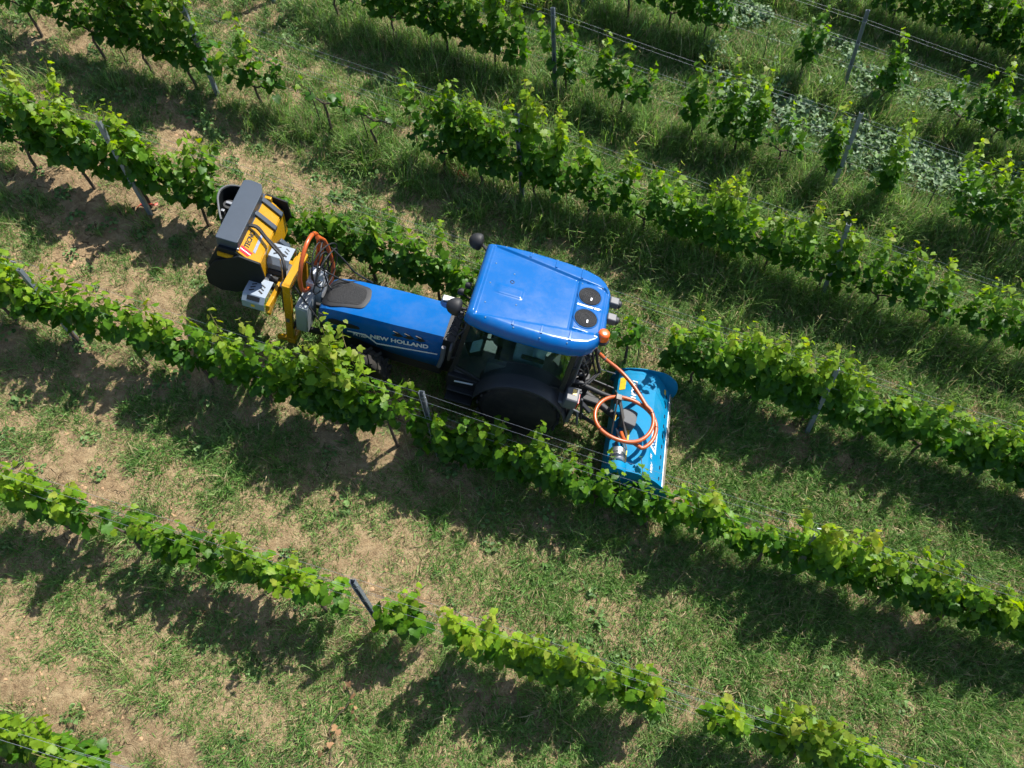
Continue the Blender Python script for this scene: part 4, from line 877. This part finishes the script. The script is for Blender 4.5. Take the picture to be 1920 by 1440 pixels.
g = G(); g.cyl((3.80, Y0 + .03, .10), (3.80, Y1 - .03, .10), .08, 18); mo(g, 'roller', DST, MW, smooth=True, ang=40)
g = G(); g.cyl((3.32, Y0 + .03, .34), (3.32, Y1 - .03, .34), .10, 18); mo(g, 'flail_rotor', DST, MW, smooth=True, ang=40)
g = G(); g.loft([[(3.862, y, .285), (3.935, y, .20), (3.955, y, .08), (3.945, y, .08), (3.925, y, .19), (3.855, y, .272)] for y in (Y0 + .02, -.8, -.4, 0, .4, Y1 - .02)]); mo(g, 'rubber_flap', FLAP, MW)
g = G(); g.box((3.857, (Y0 + Y1) / 2, .300), (.012, Y1 - Y0 - .06, .012)); mo(g, 'edge_strip', WHITE, deck if False else MW)
for k in range(9):
    y = Y0 + .18 + k * .19; g = G(); g.box((3.765, y, .408), (.018, .055, .012), Matrix.Rotation(R(47), 3, 'Y')); mo(g, 'deck_slot', BLACK, MW)
# lettering panel on the sloping strip
sl_x = Vector((0, 1, 0)); sl_u = Vector((-(3.645 - 3.50), 0, .125)).normalized(); sl_n = sl_x.cross(sl_u)
def on_slope(y, f, lift): return Vector((3.50 + .145 * f, y, .655 - .125 * f)) + Vector((.125, 0, .145)).normalized() * lift - Vector((3.3, -.25, 0))
def panel(name, y0, y1, f0, f1, lift, m, skew=0.0):
    V = [on_slope(y0 + skew, f0, lift), on_slope(y1 + skew, f0, lift), on_slope(y1, f1, lift), on_slope(y0, f1, lift)]; g = G(); d = Vector((.125, 0, .145)).normalized() * .003; g.loft([V, [v - d for v in V]]); return g.out(name, m, MW)
panel('lettering_panel', -.72, -.20, .10, .92, .004, WHITE, .05)
panel('lettering_ground', -.705, -.215, .16, .86, .006, mat('mower_letter_ground', (.55, .68, .78), .4), .045)
text('maker_lettering', 'NOBILI', .125, face_M(on_slope(-.46, .52, .008), sl_x, sl_u), mat('mower_dark_blue', (.008, .10, .26), .4), MW, .25, .004)
text('model_lettering', 'VBEV', .075, face_M(on_slope(-1.00, .5, .006), sl_x, sl_u), WHITE, MW, .2, .002)
text('size_lettering', '155', .06, face_M(on_slope(-.82, .3, .006), sl_x, sl_u), WHITE, MW, .2, .0015)
text('maker_lettering', 'NOBILI', .11, face_M(Vector((3.16, .28, .643)) - Vector((3.3, -.25, 0)), (0, 1, 0), (-.95, 0, -.29)), WHITE, MW, .2, .003)
for (x, y, w_, h_) in ((2.985, .40, .10, .24), (3.12, -.55, .10, .22), (3.13, -.95, .08, .20)):
    a = math.atan2(.065, .215) if x > 3.05 else math.atan2(.10, .12); z = .60 + (x - 3.04) * .302 if x > 3.04 else .50 + (x - 2.92) * .833
    g = G(); g.box((x, y, z + .006), (w_, h_, .004), Matrix.Rotation(-a, 3, 'Y')); mo(g, 'warning_sticker', YST, MW)
g = G(); g.box((3.72, .55, .452 + .004), (.05, .09, .004), Matrix.Rotation(R(47), 3, 'Y')); mo(g, 'warning_sticker', YST, MW)
# headstock
g = G(); g.bar((2.83, -.24, .98), (2.93, -.62, .50), .10, .025, (1, 0, .3)); g.bar((2.86, -.22, .98), (3.16, -.66, .60), .08, .025, (1, 0, 1)); g.bar((2.86, -.20, .97), (3.20, .05, .68), .07, .02, (0, 0, 1)); g.bar((2.83, -.20, .98), (2.90, .22, .50), .09, .025, (1, 0, .3)); g.box((2.84, -.22, .96), (.09, .10, .14)); mo(g, 'headstock', DST, MW, bevel=.006)
g = G(); g.box((2.885, -.43, .765), (.008, .09, .07), Matrix.Rotation(R(18), 3, 'X')); mo(g, 'warning_sticker', YST, MW)
g = G(); g.prism(rounded([(2.98, -.46), (3.20, -.50), (3.22, -.24), (3.10, -.20), (2.98, -.24)], .03), 'z', .62, .80); mo(g, 'gearbox_cover', GALV, MW, bevel=.015)
g = G(); g.cyl((3.02, -.40, .55), (3.02, -.95, .55), .03, 10); mo(g, 'drive_shaft_tube', DST, MW, smooth=True)
g = G(); g.lathe([(.05, 0), (.10, .01), (.115, .04), (.115, .09), (.10, .10), (.10, .12), (.115, .13), (.115, .20), (.09, .22)], (3.03, -1.10, .66), 'y', 26); mo(g, 'motor_housing', SILV, MW, smooth=True, ang=40)
g = G(); g.lathe([(.02, -.14), (.125, -.13), (.135, -.10), (.135, .0), (.12, .012)], (3.05, -1.12, .62), 'y', 28); mo(g, 'motor_cap', MB, MW, smooth=True, ang=40)
g = G(); g.box((3.05, -1.20, .45), (.24, .16, .22)); mo(g, 'belt_guard', MB, MW, bevel=.03)
g = G(); g.tube([(2.98, -.52, .62), (3.05, -.62, .60), (3.12, -.75, .66), (3.14, -.86, .70), (3.10, -.95, .72)], .011, 6); g.tube([(2.96, -.50, .62), (3.02, -.62, .60), (3.09, -.75, .65), (3.11, -.87, .70), (3.07, -.96, .72)], .011, 6); mo(g, 'pressure_pipe', SILV, MW, smooth=True)

# ------------------------------------------------------------------ orange hoses and black cables
HOSE = mat('orange_hose', (0.44, 0.085, 0.016), 0.3, var=0.10, vscale=9, spec=0.5, dust=.12)
def coil(c, rx, ry, a0, a1, z0, z1, n=40, wob=.0):
    return [(c[0] + rx * math.cos(a0 + (a1 - a0) * k / n), c[1] + ry * math.sin(a0 + (a1 - a0) * k / n), z0 + (z1 - z0) * k / n + wob * math.sin(3 * (a0 + (a1 - a0) * k / n))) for k in range(n + 1)]
def coil2(c0, c1, rx, ry, a0, a1, z0, z1, n):
    o = []
    for k in range(n + 1):
        f = k / n; a = a0 + (a1 - a0) * f; u = sstep(.25, .8, f); o.append((c0[0] + (c1[0] - c0[0]) * u + rx * (1 + .02 * math.sin(2 * a)) * math.cos(a), c0[1] + (c1[1] - c0[1]) * u + ry * math.sin(a), z0 + (z1 - z0) * f + .012 * math.sin(3 * a)))
    return o
hz = tframe('orange_hose', 3.0, -.5, .9); tag(hz, 'thick orange hose coiled over the blue mower behind the tractor', 'hose')
path = smooth_path([(2.36, .40, 1.16), (2.52, .36, 1.08), (2.80, .26, 1.02), (3.05, .06, 1.00), (3.28, -.22, .99)] , 8) + coil2((2.96, -.50), (3.03, -.58), .45, .43, .55, -6.283 - .9, .985, .92, 72) + smooth_path([(3.20, -.84, .88), (3.08, -.80, .80), (3.02, -.62, .72)], 6)[1:]
path = [Vector(p) - Vector((3.0, -.5, .9)) for p in path]
g = G(); g.tube(path, .030, 12); hb = g.out('hose_body', HOSE, hz, smooth=True, ang=50)
g = G(); a, b = path[0], path[4]; d = (path[0] - path[2]).normalized(); g.tube([path[3], path[0], path[0] + d * .10, path[0] + d * .22], [.036, .038, .038, .030], 12); g.out('hose_sleeve', BLACK, hz, smooth=True, ang=40)
g = G(); q = path[8]; d = (path[9] - path[7]).normalized(); g.tube([q - d * .012, q + d * .012], .0325, 12); g.out('hose_clip', GALV, hz, smooth=True, ang=40)
for i in (34, 60, 95):
    q = path[i]; d = (path[i + 1] - path[i - 1]).normalized(); g = G(); g.tube([q - d * .006, q + d * .006], .0325, 12); g.out('cable_tie', BLACK, hz)
fz_ = tframe('orange_hose', -1.97, .05, 1.65); tag(fz_, 'orange hose loops hanging upright between leaf remover and tractor hood', 'hose')
def vring(r1, r2, a0, a1, x0, x1, n=60): return [(x0 + (x1 - x0) * k / n, r1 * math.cos(a0 + (a1 - a0) * k / n), r2 * math.sin(a0 + (a1 - a0) * k / n)) for k in range(n + 1)]
p1 = vring(.38, .44, -1.2, 6.283 - .9, -.02, .02, 56) + vring(.35, .40, -.9, 1.1, .03, .06, 24)
p1 = p1 + [(.10, .30, .20), (.16, .36, -.10), (.22, .34, -.40), (.20, .22, -.62)]
g = G(); g.tube(smooth_path(p1, 2), .030, 12); g.out('hose_body', HOSE, fz_, smooth=True, ang=50)
g = G(); q = Vector(p1[20]); d = (Vector(p1[21]) - Vector(p1[19])).normalized(); g.tube([q - d * .008, q + d * .008], .033, 12); g.out('cable_tie', BLACK, fz_)
cb = tframe('black_cable', -1.85, .1, 1.6); tag(cb, 'tangle of thin black cables looped beside the orange hose at the hood', 'cable')
rr = random.Random(5)
for k in range(6):
    c = Vector((.02 + rr.uniform(-.05, .08), rr.uniform(-.06, .10), -.06 + rr.uniform(-.1, .1))); ra, rb = rr.uniform(.20, .32), rr.uniform(.22, .34); th = rr.uniform(-.1, .3)
    pts = [c + Vector((math.cos(a) * ra * math.sin(th) * .8 + .02 * math.sin(2 * a + k), math.cos(a) * ra, math.sin(a) * rb)) for a in [q * 6.283 / 30 + k for q in range(34)]]
    g = G(); g.tube(pts, .010, 6); g.out('cable_loop', BLACK, cb, smooth=True)
for P in ([(-.15, -.10, .1), (.15, .0, -.12), (.35, .10, -.30), (.60, .28, -.42)], [(.1, .2, .2), (.28, .22, .0), (.45, .24, -.22), (.70, .30, -.40)], [(-.25, -.36, -.15), (-.05, -.42, -.38), (.15, -.48, -.60), (.38, -.46, -.95), (.50, -.42, -1.05)], [(.0, .1, -.05), (.1, .0, -.30), (.22, -.06, -.38), (.30, .02, -.34), (.42, .12, -.36)]):
    g = G(); g.tube(smooth_path(P, 5), .013, 7); g.out('cable_run', BLACK, cb, smooth=True)

# ------------------------------------------------------------------ leaf remover on the front linkage
YEL = mat('machine_yellow_paint', (0.46, 0.235, 0.003), 0.25, var=0.08, vscale=6, dust=0.06)
SHELL = mat('anthracite_plate', (0.038, 0.053, 0.074), 0.42, var=0.12, vscale=10, bump=0.06, bscale=300)
DPLATE = mat('black_side_plate', (0.009, 0.012, 0.014), 0.6, var=0.3, vscale=6, spec=.2)
TIN = mat('pale_sheet_steel', (0.25, 0.30, 0.36), 0.45, 0.1, var=0.08, vscale=7)
LR = tframe('leaf_remover', -2.4, 0, 0); tag(LR, 'yellow and black leaf removing machine on the front of the tractor', 'leaf remover')
def lo(g, *a, **k):
    for v in g.V: v -= Vector((-2.4, 0, 0))
    return g.out(*a, **k)
def hy(x, y): return x - .09 * y                                          # the head is turned a little
body = [(-3.30, 1.08), (-3.34, 1.40), (-3.22, 1.66), (-3.15, 1.80), (-2.92, 1.80), (-2.62, 1.58), (-2.58, 1.20), (-2.90, 1.05)]
g = G(); g.loft([[(hy(x, y), y, z) for x, z in body] for y in (-.27, .93)]); hd = lo(g, 'head_housing', DPLATE, LR, bevel=.008)
g = G(); g.loft([[(hy(x, y), y, z) for x, z in ((-2.612, 1.585), (-2.570, 1.20), (-2.590, 1.20), (-2.635, 1.585))] for y in (-.25, .91)]); lo(g, 'rear_plate', YEL, LR)
g = G(); g.loft([[(hy(x, -.275), y, z) for x, z in ((-3.16, 1.66), (-2.94, 1.66), (-2.94, 1.72), (-3.16, 1.72))] for y in (-.30, -.272)]); lo(g, 'end_strip', YEL, LR)
pl = [(-3.40, 1.29), (-3.23, 1.58), (-2.90, 1.83), (-2.61, 1.84), (-2.585, 1.54), (-2.93, 1.11), (-3.20, .98), (-3.40, 1.04)]
pl = [(-3.39, 1.24), (-3.22, 1.53), (-2.85, 1.775), (-2.56, 1.745), (-2.51, 1.47), (-2.69, 1.16), (-2.96, .99), (-3.19, .94), (-3.38, 1.01)]
g = G(); g.loft([[(hy(x, y), y, z) for x, z in pl] for y in (-.315, -.28)]); lo(g, 'side_plate', DPLATE, LR, bevel=.004)
g = G(); g.loft([[(hy(x, y), y, z) for x, z in pl] for y in (.94, .97)]); lo(g, 'side_plate', DPLATE, LR, bevel=.004)
top = rounded([(-3.19, -.22), (-2.88, -.22), (-2.87, .82), (-2.93, .97), (-3.10, .99), (-3.19, .95)], .03)
g = G(); g.loft([[(hy(x, y), y, 1.72) for x, y in top], [(hy(x, y), y, 1.93) for x, y in top]]); lo(g, 'top_cover', SHELL, LR, bevel=.008)
g = G(); g.loft([[(hy(-2.905, y), y, 1.815), (hy(-2.80, y), y, 1.735), (hy(-2.80, y), y, 1.715), (hy(-2.915, y), y, 1.79)] for y in (.30, .60, .92)]); lo(g, 'hinge_plate', SHELL, LR)
# open shell at the front
arc = rounded([(-3.20, 1.03), (-3.42, 1.05), (-3.57, 1.0), (-3.63, .88), (-3.60, .72), (-3.48, .50), (-3.33, .26)], .12)[3:-3]
def sh(off, z): return [(x + off * .0 + (.0), y, z) for x, y in arc]
ins = [(x + .035, y - .015) for x, y in arc]
g = G(); g.loft([[(x, y, 1.10) for x, y in arc] + [(x, y, 1.10) for x, y in ins[::-1]], [(x, y, 1.68) for x, y in arc] + [(x, y, 1.68) for x, y in ins[::-1]]]); lo(g, 'front_shell', DPLATE, LR)
g = G(); g.tube([(x + .012, y - .005, 1.685) for x, y in arc], .014, 6); lo(g, 'shell_rim', GALV, LR, smooth=True)
g = G(); g.cyl((-3.42, .72, 1.15), (-3.42, .72, 1.60), .09, 16); lo(g, 'suction_roller', BLACK, LR, smooth=True, ang=40)
g = G(); g.box((-3.40, .72, 1.62), (.14, .05, .03)); g.box((-3.45, .56, 1.58), (.05, .05, .08)); lo(g, 'roller_bearing', SILV, LR, bevel=.005)
# straps, box, lettering on the sloping rear face
sd_v = Vector((-2.62 + 2.92, 0, 1.58 - 1.80)); sd_n = Vector((.22, 0, .30)).normalized()
def fs(y, f, lift): return Vector((hy(-2.92, y), y, 1.80)) + sd_v * f + sd_n * lift
for y0, y1 in ((.47, .55), (.76, .84)):
    g = G(); g.loft([[fs(y0, f, l), fs(y1, f, l), fs(y1, f, l + .03), fs(y0, f, l + .03)] for f, l in ((-.02, .018), (.3, .026), (.98, .026), (1.04, .0))]); lo(g, 'strap_plate', SHELL, LR, bevel=.004)
g = G(); V = [(fs(-.25, .03, 0)), fs(.90, .03, 0), fs(.90, .97, 0), fs(-.25, .97, 0)]; g.loft([V, [v + sd_n * .02 for v in V]]); lo(g, 'cover_plate', YEL, LR, bevel=.006)
g = G(); g.bar(fs(-.26, .62, .022), fs(-.02, 1.0, .022), .05, .012, sd_n); 
yM = lambda y, f, l: face_M(fs(y, f, l) - Vector((-2.4, 0, 0)), (-.09, 1, 0), -sd_v)
text('maker_lettering', 'TECNO', .095, yM(.06, .30, .023), mat('black_letter', (.012, .012, .012), .5), LR, .0, .003)
g = G(); V = [fs(-.215, .12, .022), fs(-.115, .12, .022), fs(-.115, .60, .022), fs(-.215, .48, .022)]; g.loft([V, [v + sd_n * .003 for v in V]]); lo(g, 'red_emblem', mat('emblem_red', (.62, .015, .03), .4), LR)
g = G(); V = [fs(-.175, .12, .026), fs(-.160, .12, .026), fs(-.160, .56, .026), fs(-.175, .54, .026)]; g.loft([V, [v + sd_n * .002 for v in V]]); lo(g, 'emblem_bar', WHITE, LR)
g = G(); V = [fs(-.09, .58, .022), fs(.26, .58, .022), fs(.26, .68, .022), fs(-.09, .68, .022)]; g.loft([V, [v + sd_n * .003 for v in V]]); lo(g, 'sublabel', mat('sublabel_blue', (.25, .29, .40), .5, var=.6, vscale=60), LR)
for (y, f) in ((.50, .06), (.80, .06), (-.22, .05)):
    g = G(); c = fs(y, f, .03); g.lathe([(.018, -.02), (.018, .012), (.01, .018), (.002, .018)], c, 'z', 10); lo(g, 'bolt', SILV, LR, smooth=True, ang=40)
g = G(); c = fs(.88, .3, .02); g.box(c, (.10, .06, .10)); lo(g, 'latch', YEL, LR, bevel=.01)
g = G(); g.tube(smooth_path([fs(.20, -.1, .0), fs(.24, .25, .10), fs(.18, .75, .11), (-2.52, .12, 1.66), (-2.36, .02, 1.62), (-2.28, -.10, 1.55), (-2.28, -.12, 1.38)], 6), .022, 10); lo(g, 'suction_hose', BLACK, LR, smooth=True)
g = G(); g.tube(smooth_path([fs(.205, -.1, .0), fs(.27, .25, .10), fs(.21, .75, .11), (-2.50, .15, 1.66), (-2.34, .05, 1.62)], 6), .014, 8); lo(g, 'oil_hose', BLACK, LR, smooth=True)
# slide, covers and mast
g = G(); g.bar((-2.55, -.42, 1.20), (-2.55, .62, 1.20), .10, .14); g.bar((-2.62, .45, 1.40), (-2.48, .45, 1.30), .08, .2); lo(g, 'head_carrier', SHELL, LR, bevel=.012)
def cover(name, x0, x1, y0, y1, zt, drop, wind):
    prof = [(y0, zt - drop), (y0, zt - .09), (y0 + .07, zt), (y1 - .03, zt + .015), (y1, zt - .05), (y1, zt - drop * .8), (y1 - .012, zt - drop * .8), (y1 - .012, zt - .055), (y1 - .036, zt), (y0 + .076, zt - .015), (y0 + .012, zt - .095), (y0 + .012, zt - drop)]
    g = G(); g.loft([[(x, y, z) for y, z in prof] for x in (x0, x1)]); o = lo(g, name, TIN, LR, bevel=.003)
    for k in range(3):
        for sx in (-1, 1):
            g = G(); g.bar(((x0 + x1) / 2 + sx * .035, y0 + .16 + k * .055, zt + .010), ((x0 + x1) / 2 + sx * .095, y0 + .125 + k * .055, zt + .009), .018, .006); lo(g, 'cover_slot', BLACK, o if False else LR)
    if wind:
        w_ = rounded([(x0 + .07, .25), (x1 - .07, .25), (x1 - .07, .85), (x0 + .07, .85)], .04)
        g = G(); L = Vector((0, .07, .09)); g.loft([[(x, y0 + .07 * f - .003, zt - .09 + .09 * f + .003) for x, f in w_], [(x, y0 + .07 * f + .004, zt - .09 + .09 * f - .004) for x, f in w_]]); lo(g, 'cover_window', BLACK, LR)
        g = G(); g.box(((x0 + x1) / 2, y0 - .003, zt - .15), (.05, .004, .045)); lo(g, 'warning_sticker', YST, LR)
    return o
cover('sheet_cover', -2.72, -2.40, -.60, -.20, 1.33, .22, True)
cover('sheet_cover', -2.60, -2.29, .02, .36, 1.50, .20, False)
g = G(); g.bar((-2.37, -.56, 1.15), (-2.37, .36, 1.15), .06, .12); g.bar((-2.28, -.12, 1.30), (-2.28, .36, 1.30), .06, .10); g.bar((-2.18, -.10, 1.38), (-2.18, .30, 1.38), .05, .10); g.bar((-2.36, -.58, 1.06), (-2.36, -.18, 1.22), .05, .12); lo(g, 'slide_beam', YEL, LR, bevel=.008)
g = G(); g.bar((-2.26, -.14, 1.34), (-2.26, .12, 1.40), .085, .02); lo(g, 'wear_strip', MGREY, LR)
g = G(); g.box((-2.15, -.36, .88), (.11, .07, 1.30)); g.box((-2.15, .26, .88), (.10, .07, 1.30)); g.box((-2.15, -.05, 1.50), (.13, .68, .06)); g.box((-2.13, -.05, .30), (.12, .72, .10)); g.bar((-2.20, -.36, .30), (-2.36, -.36, .26), .07, .06); mast = lo(g, 'mast', YEL, LR, bevel=.008)
g = G(); g.box((-2.16, -.398, .78), (.05, .004, .08)); lo(g, 'rating_plate', MGREY, LR)
g = G(); g.cyl((-2.27, -.16, .72), (-2.27, -.16, 1.22), .058, 14); g.lathe([(.075, 0), (.075, .05), (.05, .06), (.05, .08), (.01, .085)], (-2.27, -.16, 1.22), 'z', 10); lo(g, 'lift_cylinder', BLACK, LR, smooth=True, ang=40)
g = G(); g.lathe([(.07, 0), (.07, .045), (.045, .05), (.045, .075), (.008, .08)], (-2.27, -.16, 1.235), 'z', 8); lo(g, 'cylinder_head', SILV, LR, smooth=True, ang=30)
for k, (y, z) in enumerate(((-.08, 1.22), (.0, 1.28), (-.20, 1.18))):
    g = G(); g.cyl((-2.62 + .05 * k, y, z), (-2.40 + .03 * k, y, z), .05 - .008 * k, 14); g.cyl((-2.66 + .05 * k, y, z), (-2.62 + .05 * k, y, z), .03, 10); lo(g, 'slide_cylinder', BLACK, LR, smooth=True, ang=40)
g = G(); g.bar((-2.46, -.20, 1.14), (-2.46, .06, 1.27), .035, .02); lo(g, 'scale_bar', mat('brass', (.62, .50, .20), .4, .5), LR)
g = G(); g.bar((-2.50, -.15, 1.20), (-2.50, .05, 1.22), .12, .03); lo(g, 'slide_plate', MGREY, LR)
g = G(); g.tube([(-2.37, -.02, 1.62), (-2.33, -.08, 1.45), (-2.30, -.16, 1.20)], .008, 6); lo(g, 'tie_cord', mat('tan_cord', (.5, .28, .08), .8), LR)
g = G(); g.box((-1.94, -.24, .92), (.18, .36, .54)); eb = lo(g, 'control_box', mat('box_grey', (.28, .31, .325), .5, var=.06), LR, bevel=.012)
g = G(); g.box((-1.94, -.424, .92), (.15, .012, .48)); lo(g, 'box_door', mat('box_grey', (.28, .31, .325), .5), LR, bevel=.004)
g = G(); g.box((-1.90, .12, 1.12), (.22, .32, .40)); g.lathe([(.10, 0), (.10, .12), (.07, .14), (.01, .14)], (-1.90, .12, 1.32), 'z', 18); lo(g, 'oil_tank', mat('white_tank', (.50, .52, .55), .65, var=.05, spec=.2), LR, bevel=.02)
g = G(); g.bar((-2.10, -.38, .60), (-2.10, .38, .60), .05, .05); lo(g, 'hitch_bar', BLACK, LR, bevel=.01)

# ------------------------------------------------------------------ small things on the ground
def ribbon(pts, w, m, name, label, cat, s, t, h=.03):
    o0 = W(s, t, 0); g = G(); rr = random.Random(int(s * 100)); V = []; F = []
    for i, (a, b, z) in enumerate(pts):
        V += [(a, b - w / 2, z + rr.uniform(0, .02)), (a, b + w / 2, z + rr.uniform(0, .03))]
        if i: k = len(V) - 4; F.append((k, k + 2, k + 3, k + 1))
    g.add(V, F); o = g.out(name, m, None); q = o.modifiers.new('s', 'SOLIDIFY'); q.thickness = .003; o.location = o0 + Vector((0, 0, h)); tag(o, label, cat); return o
REDP = mat('faded_red_plastic', (.62, .07, .045), .55, var=.25, vscale=30)
ribbon([(-.20, .02, .03), (-.12, .05, .06), (-.05, .0, .05), (.02, .04, .08), (.10, .02, .05), (.15, .06, .03)], .05, REDP, 'plastic_tie', 'faded red plastic tie at the foot of the left steel post', 'tie', row_s(2) - .06, -8.5)
ribbon([(-.03, .0, .10), (.0, .03, .16), (.03, .05, .12), (.06, .02, .05), (.10, .05, .02)], .05, REDP, 'plastic_scrap', 'red plastic scrap in dry grass under the second row above tractor', 'scrap', row_s(1) - .10, -3.95, .10)
# a dead vine shoot lying on the grass, with brown leaves
dv = empty('dead_vine_shoot', W(1.15, -3.35, .05)); tag(dv, 'dead vine shoot with curled brown leaves lying on the grass', 'dead shoot')
al = Vector((D2[0], D2[1], ALONG)); ac = Vector((N2[0], N2[1], CROSS)); sp_ = [al * a + ac * b for a, b in ((.12, .62), (.10, .42), (.02, .28), (-.02, .10), (.06, -.08), (.10, -.26))]
g = G(); g.tube(smooth_path([v + Vector((0, 0, .05)) for v in sp_], 4), .006, 5); g.out('stem', BARK, dv)
lm = [np_mesh('leaf', LEAFV[k], LEAFF, [MATS['dry_leaf']]) for k in range(3)]
for k in range(20):
    i = rr.uniform(0, len(sp_) - 1.01); a = sp_[int(i)].lerp(sp_[int(i) + 1], i % 1); o = bpy.data.objects.new('leaf', lm[k % 3]); COL.objects.link(o); o.parent = dv
    o.location = a + Vector((rr.gauss(0, .10), rr.gauss(0, .10), rr.uniform(.04, .10))); o.rotation_euler = (rr.uniform(-.8, .8), rr.uniform(-.8, .8), rr.uniform(0, 6.28)); q = rr.uniform(.04, .085); o.scale = (q, q, q)
